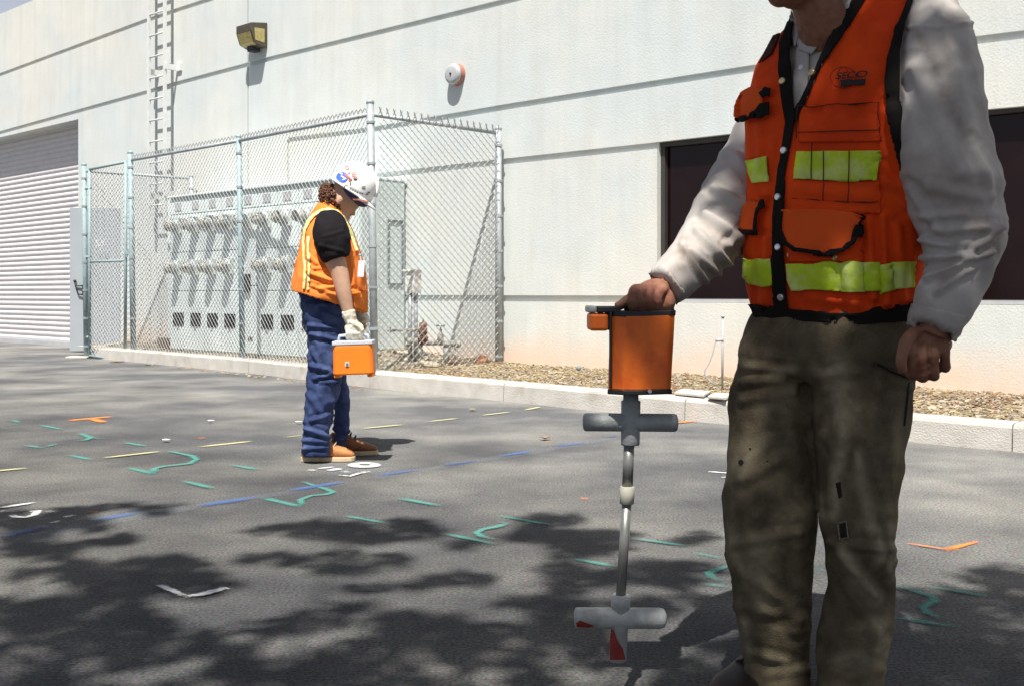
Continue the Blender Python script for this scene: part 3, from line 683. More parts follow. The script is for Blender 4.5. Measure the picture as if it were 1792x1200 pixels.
# ------------------------------------------------------------------ chain link fence
FP = {'gate': ((151, 626), (147, 289)), 'latch': ((234, 632), (228, 268)), 'mid': ((425, 650), (418, 240)), 'corner': ((656, 677), (648, 180))}
def post_at(b, t, z=0): g = G(*b, z); return g, P(t[0], t[1], g.y)
pG = post_at(*FP['gate']); pLa = post_at(*FP['latch']); pM = post_at(*FP['mid']); pC = post_at(*FP['corner'])
e_s, e_zt = wl(872, 226, 8.08); pE = (W(e_s, 8.08, .1), P(872, 226, W(e_s, 8.08, 0).y))
b_s, b_zt = wl(337, 309, 8.10); pB = (W(b_s, 8.10, .1), P(335, 309, W(b_s, 8.1, 0).y))
fence = thing('chain_link_fence', 'galvanised chain link fence with gate enclosing the electrical cabinets', 'fence', pM[0])
def post(p, r, mt, bands=True):
    mb = MB(); a, b = p; mb.tube([a - ZZ * .02, b], r, 14); mb.ball(b, (r * 1.12, r * 1.12, r * .9))
    o = obj('post', mb, mt, fence, smooth=True)
    mb = MB(); L = (b - a).length
    for k in range(7):
        c = a.lerp(b, .06 + k * .145); mb.tube([c - ZZ * .012, c + ZZ * .012], r + .005, 12); mb.box(c + T2 * (r + .012), (.02, .012, .02), (T2, N2, ZZ))
    obj('tension_band', mb, m_galv, o)
post(pG, .034, m_galvg); post(pLa, .036, m_galvg); post(pM, .031, m_galvg); post(pC, .036, m_galv); post(pE, .034, m_galv); post(pB, .03, m_galv)
mb = MB(); g = pG[0]; mb.box(g + Vector((-.08, -.06, .012)), (.30, .2, .03)); obj('post_footing', mb, m_conc, fence, bevel=.01)
mb = MB(); g = pC[0]; mb.tube([g, g + ZZ * .03], [.07, .05], 12); g = pM[0]; mb.tube([g, g + ZZ * .05], [.06, .045], 12); g = pLa[0]; mb.tube([g, g + ZZ * .04], [.07, .045], 12)
obj('post_base_collar', mb, m_galvg, fence)
def down(p, d): return p[1] - (p[1] - p[0]).normalized() * d
TR = .17
def rail(a, b, r=.021, mt=m_galv): mb = MB(); mb.tube([a, b], r, 10); obj('top_rail', mb, mt, fence, smooth=True)
tops = {}
def rp(u, v, p): return P(u, v, p[0].y)
rLa = rp(229.5, 281, pLa); rM = rp(418, 247, pM); rC = rp(649, 200.5, pC); rE = rp(870, 233, pE); rG = rp(149, 300, pG); rB = rp(336, 313, pB)
rail(rLa, rM); rail(rM, rC); rail(rC, rE); rail(rG, rB, .019)
def clink(a0, a1, b0, b1, name='mesh', parent=None, barbs=True, pitch=.074, r=.0032, zbase=None):
    # wires across the quad a0(bottom) a1(top) - b0 b1, clipped to the panel; offset to the outer side
    Wd = (b0 - a0); Wd.z = 0; wlen = Wd.length; ex = Wd.normalized(); en = ZZ.cross(ex)
    def zb(x): return lerp(a0.z, b0.z, x / wlen)
    def zt(x): return lerp(a1.z, b1.z, x / wlen)
    H = max(a1.z, b1.z) - min(a0.z, b0.z)
    mb = MB()
    for sg_ in (1, -1):
        k = -int((H + 1) / pitch)
        while k * pitch < wlen + H + 1:
            x0 = k * pitch
            # line: x = x0 + sg*(z - zmin)
            zmin = min(a0.z, b0.z)
            lo_ = None; hi_ = None; steps = 60
            pts = []
            for q in range(steps + 1):
                z = zmin + H * q / steps; x = x0 + sg_ * (z - zmin) if sg_ > 0 else x0 - (z - zmin)
                if 0 <= x <= wlen and zb(x) <= z <= zt(x): pts.append((x, z))
            if len(pts) >= 2:
                (xa, za), (xb, zb_) = pts[0], pts[-1]
                mb.tube([a0 + ex * xa + ZZ * (za - a0.z) + en * .003 * sg_, a0 + ex * xb + ZZ * (zb_ - a0.z) + en * .003 * sg_], r, 4, cap=False)
            k += 1
    if barbs:
        x = pitch / 2
        while x < wlen:
            p = a0 + ex * x; p = Vector((p.x, p.y, zt(x))); h = .068
            for s_ in (-1, 1):
                mb.tube([p - ex * s_ * .018, p + ZZ * h * .55, p + ZZ * h + ex * s_ * .016 + en * s_ * .012], [r * 1.6, r * 2.0, r * 1.3], 4, cap=False)
            x += pitch
    return obj(name, mb, m_wire, parent or fence, recalc=False)
def bot(p, h=.02): return p[0] + ZZ * h
off_ = -N2 * .035
clink(bot(pLa) + off_, rLa + off_, bot(pM) + off_, rM + off_); clink(bot(pM) + off_, rM + off_, bot(pC) + off_, rC + off_)
bc = bot(pC); bc.z = .10; be = pE[0].copy(); be.z = .16
offt = T2 * .03
clink(bot(pC) + offt, rC + offt, be + offt, rE + offt)
bb = pB[0].copy(); bb.z = .15; clink(bot(pG), rG, bb, rB, barbs=False)
mb = MB(); mb.tube([bot(pLa, .04), bot(pM, .04), bot(pC, .04)], .006, 5); obj('bottom_wire', mb, m_wire, fence)
# gate
gt = MB(); Yg = (pG[0].y, pLa[0].y); ygx = lambda u: lerp(Yg[0], Yg[1], (u - 150) / 83)
q = [P(157, 297, ygx(157)), P(220, 284, ygx(220)), P(219, 631, ygx(219)), P(157, 622, ygx(157))]
for i in range(4): gt.tube([q[i], q[(i + 1) % 4]], .021 if i % 2 else .019, 10)
gt.tube([P(157, 458.5, ygx(157)), P(220, 456, ygx(220))], .014, 8)
gate = obj('gate', gt, m_galvg, fence, smooth=True, label='narrow chain link gate with mid rail')
clink(q[3], q[0], q[2], q[1], 'gate_mesh', gate, barbs=False)
mb = MB()
for v in (330, 450, 590): mb.tube([P(150, v, ygx(150)), P(159, v + .5, ygx(158))], .02, 8)
obj('gate_hinge', mb, m_galvg, gate)
mb = MB(); mb.box(P(225, 442, ygx(225)), (.11, .03, .05)); mb.tube([P(222, 436, ygx(222) - .03), P(222, 450, ygx(222) - .03)], .012, 8); obj('gate_latch', mb, m_galvg, gate)

# ------------------------------------------------------------------ utility pipes in the bed
YP = 11.25
ut = thing('conduit_riser', 'white weathered junction box on two pipe risers beside the cabinet end', 'junction box', P(722, 615, YP))
for u in (718, 727.5):
    mb = MB(); mb.tube([P(u, 640, YP), P(u, 512, YP)], .023, 12); obj('riser_pipe', mb, m_galv, ut, smooth=True)
mb = MB(); a = P(711, 472, YP); b = P(735, 513, YP); mb.box((a + b) / 2, (b.x - a.x, .10, a.z - b.z), (T2, N2, ZZ)); o = obj('box', mb, m_white, ut, bevel=.006)
mb = MB(); a = P(711, 472, YP - .06); mb.box(P(722, 474, YP), (.15, .13, .02), (T2, N2, ZZ)); obj('box_lid', mb, m_white, o, bevel=.003)
YP = 11.05
gp = thing('pipe_assembly', 'weathered valve and regulator pipework standing in the bed inside the fence corner', 'pipework', P(781, 634, YP))
mb = MB(); mb.tube([P(681, 579, YP), P(707, 578, YP), P(735, 577, YP)], [.012, .013, .026], 10); mb.ball(P(681, 578, YP), .02); mb.tube([P(682, 582, YP), P(683, 573, YP)], .012, 8)
mb.tube([P(709, 578, YP), P(711, 592, YP), P(716, 597, YP)], .024, 10); obj('tap_pipe', mb, m_pipe, gp, smooth=True)
mb = MB(); mb.tube([P(712, 596, YP), P(732, 597, YP), P(750, 600, YP), P(765, 599, YP), P(802, 601, YP)], [.028, .030, .026, .03, .027], 12); mb.ball(P(801, 602, YP), .036); obj('main_pipe', mb, m_pipe, gp, smooth=True)
for u, r, v1 in ((714, .018, 612), (736, .024, 632), (781, .034, 640), (794, .022, 640)):
    mb = MB(); mb.tube([P(u, 600, YP), P(u, v1, YP)], r, 12); mb.tube([P(u, 600, YP), P(u, 604, YP)], r * 1.3, 12); obj('leg_pipe', mb, m_pipe, gp, smooth=True)
mb = MB(); mb.tube([P(740, 603, YP), P(740, 592, YP), P(740, 590, YP), P(740, 588, YP)], [.055, .055, .062, .04], 14); mb.tube([P(740, 590, YP), P(740.5, 567, YP), P(740.5, 564, YP)], [.046, .042, .02], 14); mb.tube([P(740.5, 566, YP), P(740.5, 558, YP)], .008, 6)
obj('regulator', mb, m_rust, gp, smooth=True)
mb = MB(); mb.tube([P(771, 599, YP), P(771, 588, YP), P(771, 584, YP), P(771, 576, YP)], [.036, .034, .022, .012], 12); obj('valve_body', mb, m_pipe, gp, smooth=True)
mb = MB(); mb.tube([P(763, 569, YP), P(779, 570, YP)], .012, 8); mb.tube([P(771, 570, YP), P(771, 578, YP)], .008, 6); mb.tube([P(771, 570, YP - .05), P(771, 570, YP + .05)], .01, 6); obj('valve_handle', mb, m_galv, gp, smooth=True)
# debris
def rock(u, v, Y, r, mt, name, label, cat, seed, sz_=(1, 1, 1), grp=None):
    mb = MB(); c = P(u, v, Y); mb.ball(c, (r * sz_[0], r * sz_[1], r * sz_[2]), nu=12, nv=8)
    for p in mb.v: p += (p - c).normalized() * r * .35 * noise.noise((p - c) / r * 1.3 + Vector((seed, 0, 0)))
    obj(name, mb, mt, smooth=False, label=label, cat=cat, loc=c, group=grp)
rock(841, 631, 10.95, .075, m_rust, 'dead_frond', 'brown dead frond scrap leaning at the foot of the end fence post', 'plant debris', 1, (1, .5, .9))
rock(792, 633, 10.9, .05, m_rust, 'leaf_clump', 'small rusty leaf clump beside the pipe leg', 'leaf litter', 2, (1, .6, .6))
for i, (u, v) in enumerate([(738, 633), (746, 636), (753, 637), (762, 638)]):
    rock(u, v, 10.6, .04, m_soil, 'stone', ('leftmost', 'second', 'third', 'rightmost')[i] + ' of the four dark stones in a row below the regulator', 'stone', 3 + i, (1, .8, .8), 'dark stones below the regulator')
# survey stake and drip line
st = G(1264, 684, .15); ys = st.y
sk = thing('stake', 'thin grey metal stake standing in the mulch near the kerb with a bent drip tube', 'stake', st)
mb = MB(); mb.tube([st, P(1265, 555, ys)], .009, 8); mb.cyl(P(1265, 554, ys), ZZ, .015, .012, 8); obj('rod', mb, m_grey, sk, smooth=True)
mb = MB(); mb.tube([P(u, v, ys) for u, v in [(1266, 594), (1254, 596), (1251, 600), (1246, 622), (1238, 640), (1233, 648), (1234, 656), (1241, 666), (1252, 674)]], .006, 8); mb.box(P(1259, 595, ys), (.06, .02, .022)); obj('drip_tube', mb, m_grey, sk, smooth=True)
def slab(pts, z, h, name, label, cat, mt):
    mb = MB(); g = [G(u, v, z) for u, v in pts]; mb.prism(g, (0, 0, h)); obj(name, mb, mt, label=label, cat=cat, loc=g[0], bevel=.005)
slab([(1180, 690), (1232, 695), (1244, 688), (1192, 684)], .165, .02, 'paving_slab', 'flat pale paving slab lying on the mulch by the kerb', 'slab', m_conc)
slab([(1238, 697), (1270, 700), (1284, 693), (1250, 691)], .165, .02, 'broken_slab', 'pale broken slab corner lying against the kerb behind the trouser leg', 'slab', m_conc)
mb = MB(); p = P(1013, 648, 9.6); mb.tube([p, P(1013, 638, 9.6)], .016, 8); obj('pipe_stub', mb, m_galvg, label='short capped pipe stub sticking out of the bed below the wall', cat='pipe', loc=p, smooth=True)
# scraps on the asphalt
def scrap(u, v, w, mt, name, label, cat, seed):
    g = G(u, v, .006); mb = MB(); n = 7; k = []
    for i in range(n):
        a = 2 * pi * i / n; r = w * (.5 + .35 * noise.noise(Vector((seed, i * 1.7, 0)))); k.append(g + Vector((cos(a) * r, sin(a) * r * .8, .012 * (1 + noise.noise(Vector((i, seed, 2)))))))
    mb.add(k + [g + ZZ * .002], [(i, (i + 1) % n, n) for i in range(n)]); obj(name, mb, mt, label=label, cat=cat, loc=g, solid=.002)
scrap(290, 772, .055, m_hat, 'paper_scrap', 'larger white paper scrap on the asphalt above the long yellow dash', 'litter', 1)
scrap(369, 738, .05, m_hat, 'paper_scrap', 'small white paper scrap farther out on the asphalt toward the fence', 'litter', 2)
scrap(523, 740, .05, m_hat, 'paper_scrap', 'white paper scrap just left of the jeans', 'litter', 5)
scrap(954, 768, .07, m_rust, 'dry_leaf', 'curled brown dry leaf on the asphalt between the two workers', 'leaf', 3)
scrap(204, 633, .22, m_chips[1], 'dry_leaf', 'tan dry leaf lying at the foot of the gate', 'leaf', 4)
scrap(827, 718, .06, m_chips[0], 'dry_leaf', 'pale dry leaf beside the yellow dashes near the kerb', 'leaf', 6)
mb = MB()
for i in range(60):
    u = RU(245, 648); g = G(u, lerp(634, 679, (u - 245) / 405) + RU(0, 3), .008); a = RU(0, 2 * pi); ax = Vector((cos(a), sin(a), RU(-.3, .3))); ay = ZZ.cross(ax).normalized() + ZZ * RU(-.4, .4); L = RU(.015, .04)
    mb.add([g - ax * L, g + ay * L * .5, g + ax * L, g - ay * L * .5, g + ZZ * .01], [(0, 1, 4), (1, 2, 4), (2, 3, 4), (3, 0, 4)], i % 3)
obj('leaf_litter', mb, m_chips[:3], kind='stuff', label='dry leaf litter gathered along the foot of the fenced kerb', cat='leaf litter', recalc=False)


# ------------------------------------------------------------------ people: shared tools
def sp(x, e): return math.copysign(abs(x) ** e, x)
def ering(c, a, b, yaw, n=72, e=2.3):
    wa = Vector((cos(yaw), -sin(yaw), 0)); fa = Vector((-sin(yaw), -cos(yaw), 0)); k = 2 / e
    return [c + wa * a * sp(cos(2 * pi * j / n), k) + fa * b * sp(sin(2 * pi * j / n), k) for j in range(n)]
def srings(rows, Y, yaw, ratio, step=4, n=72, e=2.3, grow=0.0, sc=1.0):
    # rows: (v, uL, uR[, Y]) silhouettes -> horizontal body sections
    vs = [r[0] for r in rows]; out = []
    m = max(2, int((vs[-1] - vs[0]) / step))
    for i in range(m + 1):
        v = lerp(vs[0], vs[-1], i / m)
        ul = sinterp(vs, [r[1] for r in rows], v); ur = sinterp(vs, [r[2] for r in rows], v)
        y = sinterp(vs, [(r[3] if len(r) > 3 else Y) for r in rows], v)
        w = (ur - ul) / 2 * y / F * sc + grow
        a = w / sqrt(cos(yaw) ** 2 + (ratio * sin(yaw)) ** 2)
        c = P((ul + ur) / 2, v, y)
        for it in range(3):
            rg = ering(c, a, a * ratio, yaw, n, e); us = [CU + F * p.x / p.y for p in rg]
            if sc != 1.0 or grow: break
            a *= (ur - ul) / (max(us) - min(us)); c = c + Vector((((ul + ur) - (max(us) + min(us))) / 2 * y / F, 0, 0))
        out.append(ering(c, a, a * ratio, yaw, n, e))
    return out
def limb(pts, n=14, sub=4):      # (u, v, Y, radius px) -> smooth path
    xs = list(range(len(pts))); P3 = []; Rr = []
    for i in range((len(pts) - 1) * sub + 1):
        t = i / sub
        u, v, y, r = [sinterp(xs, [p[k] for p in pts], t) for k in range(4)]
        P3.append(P(u, v, y)); Rr.append(r * y / F)
    return P3, Rr
def foldfn(folds, wr, wscale, seed=0, aniso=(1, 1, 1), back=False):
    L = [(Vector(f[0:2]), Vector(f[2:4]), f[4] * (.55 if f[1] > 1090 else 1), f[5]) for f in folds]
    def fn(co, n):
        q = Vector((co.x * aniso[0], co.y * aniso[1], co.z * aniso[2])) * wscale + Vector((seed, seed * 2, 0))
        r = 1 - abs(noise.noise(q)) * 2.2
        d = wr * (r - .45) + wr * .35 * noise.noise(q * 2.7)
        if co.y > .1 and (n.y < .35 or back):
            p = Vector(UV(co))
            for a, b, amp, w in L:
                ab = b - a; t = max(0, min(1, (p - a).dot(ab) / ab.length_squared)); e = ((p - a - ab * t).length / w) ** 2
                if e < 6: d += amp * (math.exp(-e) - .45 * math.exp(-(math.sqrt(e) - 1.6) ** 2))
        return d
    return fn
def cut(me, poly, maxy):         # opening cut out of the front of a garment
    b = bmesh.new(); b.from_mesh(me); kill = []
    for f in b.faces:
        c = f.calc_center_median()
        if c.y < maxy and inside(UV(c), poly): kill.append(f)
    bmesh.ops.delete(b, geom=kill, context='FACES'); b.to_mesh(me); b.free(); me.update()
def disc(bv, u, v, r, h, mt, name, parent, ring=False):
    q = hit(bv, u, v)
    if not q: return
    p, n = q; mb = MB()
    if ring:
        a = n.orthogonal().normalized(); b = n.cross(a); mb.tube([p + n * .004 + (a * cos(t * pi / 8) + b * sin(t * pi / 8)) * r for t in range(17)], r * .25, 6)
    else: mb.tube([p, p + n * h, p + n * (h + .001), p + n * (h + .0012)], [r, r, r * .75, r * .3], 14)
    obj(name, mb, mt, parent, smooth=ring)

# ------------------------------------------------------------------ the near worker
YW = radians(38)
man = thing('person', 'person in grey shirt, orange vest and worn brown trousers, hand on the locator', 'person', (.62, 2.32, 0))
TOR = [(-50, 1450, 1590), (-30, 1425, 1622), (0, 1405, 1646), (25, 1388, 1662), (60, 1352, 1682), (95, 1327, 1702), (130, 1314, 1711), (180, 1302, 1700), (250, 1304, 1688), (320, 1308, 1665), (400, 1304, 1640), (470, 1302, 1622), (520, 1310, 1614), (556, 1320, 1604)]
R62 = .62
HAND = 2.10
# body (one continuous surface)
mb = MB()
core = srings([(v, u0 + 26, u1 - 26) for v, u0, u1 in TOR[:-2]] + [(560, 1370, 1550), (610, 1390, 1530)], 2.35, YW, R62, 16, 40)
mb.loft(core)
hf = Vector((-.90, -.44, 0)); hl = Vector((.44, -.90, 0)); H0 = P(1415, -74, 2.27)
def hp_(f, l, z): return H0 + hf * f + hl * l + ZZ * z
hax = (hf, hl, ZZ)
mb.ball(hp_(-.012, 0, .028), (.098, .076, .105), hax, 28, 18); mb.ball(hp_(.030, 0, -.045), (.062, .060, .066), hax, 24, 16)
mb.ball(hp_(.072, 0, -.088), (.027, .030, .024), hax); mb.ball(hp_(.062, 0, .0), (.032, .055, .05), hax)
mb.tube([hp_(.085, 0, .012), hp_(.100, 0, -.018), hp_(.108, 0, -.030), hp_(.088, 0, -.036)], [.008, .012, .014, .012], 10)
mb.ball(hp_(.090, 0, -.058), (.011, .024, .006), hax); mb.ball(hp_(.088, 0, -.068), (.011, .021, .007), hax)
for s_ in (-1, 1):
    mb.ball(hp_(.084, s_ * .031, .006), (.010, .013, .010), hax); mb.ball(hp_(.088, s_ * .03, .026), (.009, .022, .006), hax)
    mb.ball(hp_(-.008, s_ * .077, -.005), (.018, .008, .032), hax)
pts, rr = limb([(1455, 75, 2.31, 50), (1436, 30, 2.285, 44), (1424, -15, 2.27, 42), (1422, -60, 2.27, 40)]); mb.tube(pts, rr, 20)
pts, rr = limb([(1610, 70, 2.24, 40), (1646, 180, 2.17, 46), (1676, 330, 2.15, 44), (1684, 400, 2.14, 42), (1668, 480, 2.12, 36), (1640, 560, 2.10, 29), (1630, 585, HAND, 30)]); mb.tube(pts, rr, 18)
pts, rr = limb([(1370, 160, 2.50, 45), (1310, 320, 2.54, 42), (1240, 415, 2.44, 36), (1190, 470, 2.35, 28), (1160, 500, 2.31, 26)]); mb.tube(pts, rr, 18)
for pts in ([(1370, 640, 2.38, 40), (1350, 760, 2.37, 40), (1346, 880, 2.36, 40), (1350, 1000, 2.37, 40), (1358, 1160, 2.38, 32), (1362, 1205, 2.38, 30)], [(1510, 640, 2.30, 40), (1506, 760, 2.28, 42), (1502, 880, 2.27, 36), (1506, 1000, 2.29, 34), (1492, 1160, 2.30, 30), (1490, 1225, 2.30, 28)]):
    p3, rr = limb(pts); mb.tube(p3, rr, 16)
def L_(*a):
    p3, rr = limb(list(a), sub=3); mb.tube(p3, rr, 12)
# left hand, loosely curled beside the thigh
mb.ball(P(1627, 597, HAND), (40 * HAND / F, .019, 29 * HAND / F), (Vector((.96, 0, -.25)).normalized(), Vector((0, 1, 0)), Vector((.25, 0, .96)).normalized()), 24, 14)
for kx, ky, px, py, tx, ty, r in ((1594, 610, 1594, 650, 1599, 654, 10.2), (1613, 617, 1613, 658, 1616, 656, 10.2), (1634, 616, 1634, 656, 1635, 652, 9.8), (1654, 606, 1655, 641, 1652, 640, 8.8)):
    L_((kx + 4, ky - 30, HAND - .002, r * .75), (kx, ky, HAND - .019, r * 1.1), (lerp(kx, px, .5), lerp(ky, py, .5), HAND - .016, r * .93), (px, py, HAND - .004, r), (tx, ty + 2, HAND + .018, r * .92), (tx, ty - 16, HAND + .034, r * .85))
L_((1606, 578, HAND - .004, 12), (1589, 594, HAND - .022, 12), (1580, 615, HAND - .030, 10.5), (1577, 634, HAND - .032, 9.5), (1580, 650, HAND - .026, 8.2))
# right hand, gripping the handle on the locator case
HR = 2.29
mb.ball(P(1137, 516, HR), (38 * HR / F, .030, 25 * HR / F), (Vector((.88, 0, .47)), Vector((0, 1, 0)), Vector((-.47, 0, .88))), 24, 14)
mb.ball(P(1165, 527, HR), (17 * HR / F, .024, 22 * HR / F), nu=16, nv=10)
mb.ball(P(1113, 515, HR), (14 * HR / F, .026, 18 * HR / F), nu=16, nv=10)
for k, (a, b) in enumerate(((1112, 1108), (1124, 1122), (1138, 1136), (1151, 1150))):
    y = HR - .030 + .002 * k
    L_((a + 12, 504, HR - .012, 9), (a, 511 + k, y - .002, 10.8), (b, 527, y - .008, 10), (b + 1, 539, y + .004, 9.5), (b + 3, 542, y + .020, 9))
L_((1122, 512, HR + .01, 13), (1106, 522, HR + .006, 11.5), (1090, 532, HR, 9.5), (1078, 538, HR - .004, 8))
body_me = remesh(mb, .0027, 2)
# knuckle creases and tendons
def skinfn(co, n):
    return .0006 * noise.noise(co * 120) + .0012 * noise.noise(co * 42)
sculpt(body_me, skinfn)
body = obj('body', body_me, m_skin, man, smooth=True, recalc=False)
mb = MB(); mb.ball(hp_(-.022, 0, .042), (.098, .083, .104), hax, 30, 20)
for p in mb.v:
    q = p - H0
    if q.dot(hf) > .045 or q.z < -.05: p -= (p - hp_(-.01, 0, .02)) * .16
    p += (p - H0).normalized() * .006 * noise.noise(p * 60)
obj('hair', mb, m_hair, body, smooth=True)
for s_ in (-1, 1):
    mb = MB(); mb.ball(hp_(.090, s_ * .031, .006), (.006, .010, .005), hax, 12, 8); obj('eye', mb, m_ink, body, smooth=True)
# shirt
mb = MB()
mb.loft(srings([(v, u0 + 15, u1 - 15) for v, u0, u1 in TOR[2:-2]], 2.35, YW, R62, 10, 60))
mb.loft(srings([(-46, 1462, 1580, 2.33), (-25, 1440, 1625, 2.34), (2, 1420, 1650)], 2.35, YW, R62, 8, 60))
SL_N = [(1618, -12, 2.26, 34), (1630, 22, 2.22, 44), (1641, 62, 2.18, 56), (1645, 110, 2.165, 66), (1648, 160, 2.16, 70), (1654, 250, 2.15, 76), (1665, 320, 2.14, 82), (1682, 385, 2.13, 77), (1683, 430, 2.12, 70), (1671, 482, 2.11, 57), (1652, 532, 2.10, 50), (1634, 572, 2.10, 44)]
p3, rr = limb(SL_N, sub=5); mb.tube(p3, rr, 28)
SL_F = [(1368, 150, 2.52, 50), (1352, 220, 2.56, 60), (1326, 290, 2.56, 68), (1287, 358, 2.51, 66), (1243, 424, 2.43, 56), (1205, 463, 2.36, 44), (1163, 503, 2.31, 37)]
p3, rr = limb(SL_F, sub=5); mb.tube(p3, rr, 28)
shirt_me = remesh(mb, .0055, 4)
SF = [(1612, 452, 1700, 448, .010, 7), (1625, 486, 1735, 440, .009, 6), (1640, 405, 1752, 398, .006, 8), (1612, 420, 1660, 432, .008, 6), (1700, 440, 1750, 400, .007, 6), (1640, 512, 1700, 470, .008, 6),
      (1600, 120, 1680, 300, .006, 14), (1660, 60, 1700, 230, .005, 12), (1625, 330, 1740, 350, .005, 10), (1700, 250, 1740, 340, .006, 9), (1590, 330, 1640, 400, .006, 9), (1610, 380, 1690, 375, .004, 7),
      (1250, 330, 1300, 360, .008, 8), (1235, 375, 1300, 420, .008, 9), (1220, 405, 1275, 460, .007, 7), (1195, 430, 1235, 490, .006, 6), (1285, 270, 1310, 300, .006, 8), (1275, 430, 1305, 400, .006, 7), (1210, 440, 1260, 480, .005, 5),
      (1640, 25, 1690, 45, .002, 3), (1590, 48, 1700, 42, .003, 4)]
SF = [f[:4] + (f[4] * 1.25, f[5]) for f in SF]
sculpt(shirt_me, foldfn(SF, .0055, 9, 3, (1, 1, 1.6)))
add_wear_highlight(shirt_me, [(1600, 60, 1640, 110, 8, .5), (1655, 170, 1690, 230, 22, .5), (1640, 330, 1720, 400, 26, .35), (1720, 470, 1750, 395, 10, .4), (1195, 440, 1235, 490, 12, .9), (1175, 480, 1205, 465, 8, .6), (1270, 430, 1305, 400, 16, .7), (1610, 430, 1650, 500, 18, .4), (1240, 470, 1290, 440, 12, .6)])
# trim the cuffs
def cutplane(me, p, n):
    b = bmesh.new(); b.from_mesh(me)
    kill = [f for f in b.faces if (f.calc_center_median() - p).dot(n) > 0 and (f.calc_center_median() - p).length < .12]
    bmesh.ops.delete(b, geom=kill, context='FACES'); b.to_mesh(me); b.free(); me.update()
cutplane(shirt_me, P(1632, 580, 2.10), Vector((-.38, 0, -.92))); cutplane(shirt_me, P(1162, 504, 2.31), Vector((-.75, -.1, -.66)))
shirt_full = BVHTree.FromPolygons([v.co.copy() for v in shirt_me.vertices], [list(p.vertices) for p in shirt_me.polygons])
NECK = [(1400, 0), (1390, 40), (1393, 60), (1404, 66), (1412, 62), (1432, 42), (1446, 12), (1449, -30), (1435, -90), (1405, -90)]
cut(shirt_me, NECK, 2.35)
shirt = obj('shirt', shirt_me, m_shirt, man, smooth=True, recalc=False, solid=.0025)
bsh = shirt_full
for nm, poly, off in (('collar', [(1441, 10), (1462, 22), (1474, 34), (1452, 62), (1424, 98), (1402, 92), (1399, 76), (1408, 61), (1430, 42)], .010), ('collar', [(1446, 8), (1454, -12), (1500, -14), (1490, 24), (1478, 31), (1462, 24)], .018), ('collar', [(1391, 22), (1399, 44), (1407, 60), (1396, 86), (1388, 60)], .012),
                      ('placket', [(1396, 84), (1418, 94), (1416, 140), (1402, 205), (1390, 205), (1390, 140)], .006)):
    obj(nm, patch(poly, bsh, off, 5), m_shirt, shirt, smooth=True, recalc=False, solid=.003)
obj('cuff', patch([(1598, 532), (1690, 552), (1674, 597), (1632, 584), (1587, 566)], bsh, .004, 6), m_shirt, shirt, smooth=True, recalc=False, solid=.003)
obj('cuff', patch([(1137, 480), (1160, 462), (1198, 512), (1184, 533)], bsh, .003, 6), m_shirt, shirt, smooth=True, recalc=False, solid=.003)
disc(bsh, 1403, 120, .006, .006, m_badge, 'button', shirt)
# vest
mb = MB(); vr = srings(TOR, 2.35, YW, R62, 3, 200, 2.35); mb.loft(vr, cap=False)
vest_me = mb.mesh()
VF = [(1460, 60, 1430, 180, .005, 12), (1530, 60, 1500, 180, .006, 16), (1400, 330, 1520, 345, .004, 10), (1520, 390, 1530, 520, .010, 9), (1545, 380, 1552, 530, .008, 8), (1572, 400, 1580, 520, .007, 9), (1330, 220, 1335, 340, .006, 8), (1350, 240, 1345, 340, .005, 7), (1318, 300, 1310, 440, .006, 10),
      (1450, 475, 1455, 545, .006, 14), (1490, 475, 1495, 545, .006, 12), (1560, 200, 1600, 380, .008, 14), (1540, 320, 1600, 330, .004, 9), (1340, 420, 1335, 530, .008, 8), (1420, 520, 1500, 530, .004, 10), (1400, 100, 1345, 150, .004, 9), (1540, 300, 1580, 360, .006, 10)]
VF = [f[:4] + (f[4] * 1.1, f[5]) for f in VF]
sculpt(vest_me, foldfn(VF, .0036, 8, 11, (1, 1, .6)))
VH = [(1393, 207), (1384, 180), (1379, 130), (1377, 93), (1384, 40), (1390, 0), (1405, -70), (1535, -70), (1500, 0), (1464, 51), (1429, 130)]
if not vest_me.polygons[0].normal.dot(vest_me.polygons[0].center - P(1500, 250, 2.35)) > 0: vest_me.flip_normals()
vbv = bvh_of(vest_me)
cut(vest_me, VH, 2.36)
cut(vest_me, [(1597, -30), (1590, 0), (1574, 54), (1560, 105), (1557, 152), (1562, 198), (1573, 257), (1585, 310), (1604, 380), (1616, 430), (1640, 430), (1720, 300), (1730, 150), (1690, 50), (1640, 0), (1620, -30)], 2.34)
vest = obj('vest', vest_me, m_vest, man, smooth=True, recalc=False, solid=.004)
def vp(name, poly, mt, off=.004, parent=None, res=4.5, solid=.003, label=None):
    return obj(name, patch(poly, vbv, off, res), mt, parent or vest, smooth=True, recalc=False, solid=solid, label=label)
o_ = vp('chest_pocket', [(1402, 186), (1470, 183), (1540, 180), (1541, 248), (1400, 250)], m_vest, .006, solid=.005)
vp('front_pocket', [(1392, 317), (1540, 319), (1541, 374), (1385, 370)], m_vest, .006, solid=.005)
vp('front_pocket', [(1378, 372), (1506, 376), (1510, 458), (1382, 458)], m_vest, .006, solid=.005)
vp('reflective_band', [(1398, 266), (1470, 265), (1540, 264), (1538, 317), (1460, 316), (1392, 314)], m_lime, .010)
vp('reflective_band', [(1309, 281), (1345, 274), (1347, 319), (1320, 321), (1313, 300)], m_lime, .008)
vp('reflective_band', [(1379, 462), (1487, 460), (1532, 459), (1540, 467), (1555, 459), (1598, 457), (1597, 502), (1562, 506), (1545, 515), (1536, 509), (1490, 510), (1389, 508), (1381, 490)], m_lime, .010)
vp('reflective_band', [(1306, 449), (1320, 456), (1353, 453), (1357, 498), (1337, 501), (1315, 495), (1306, 484)], m_lime, .010)
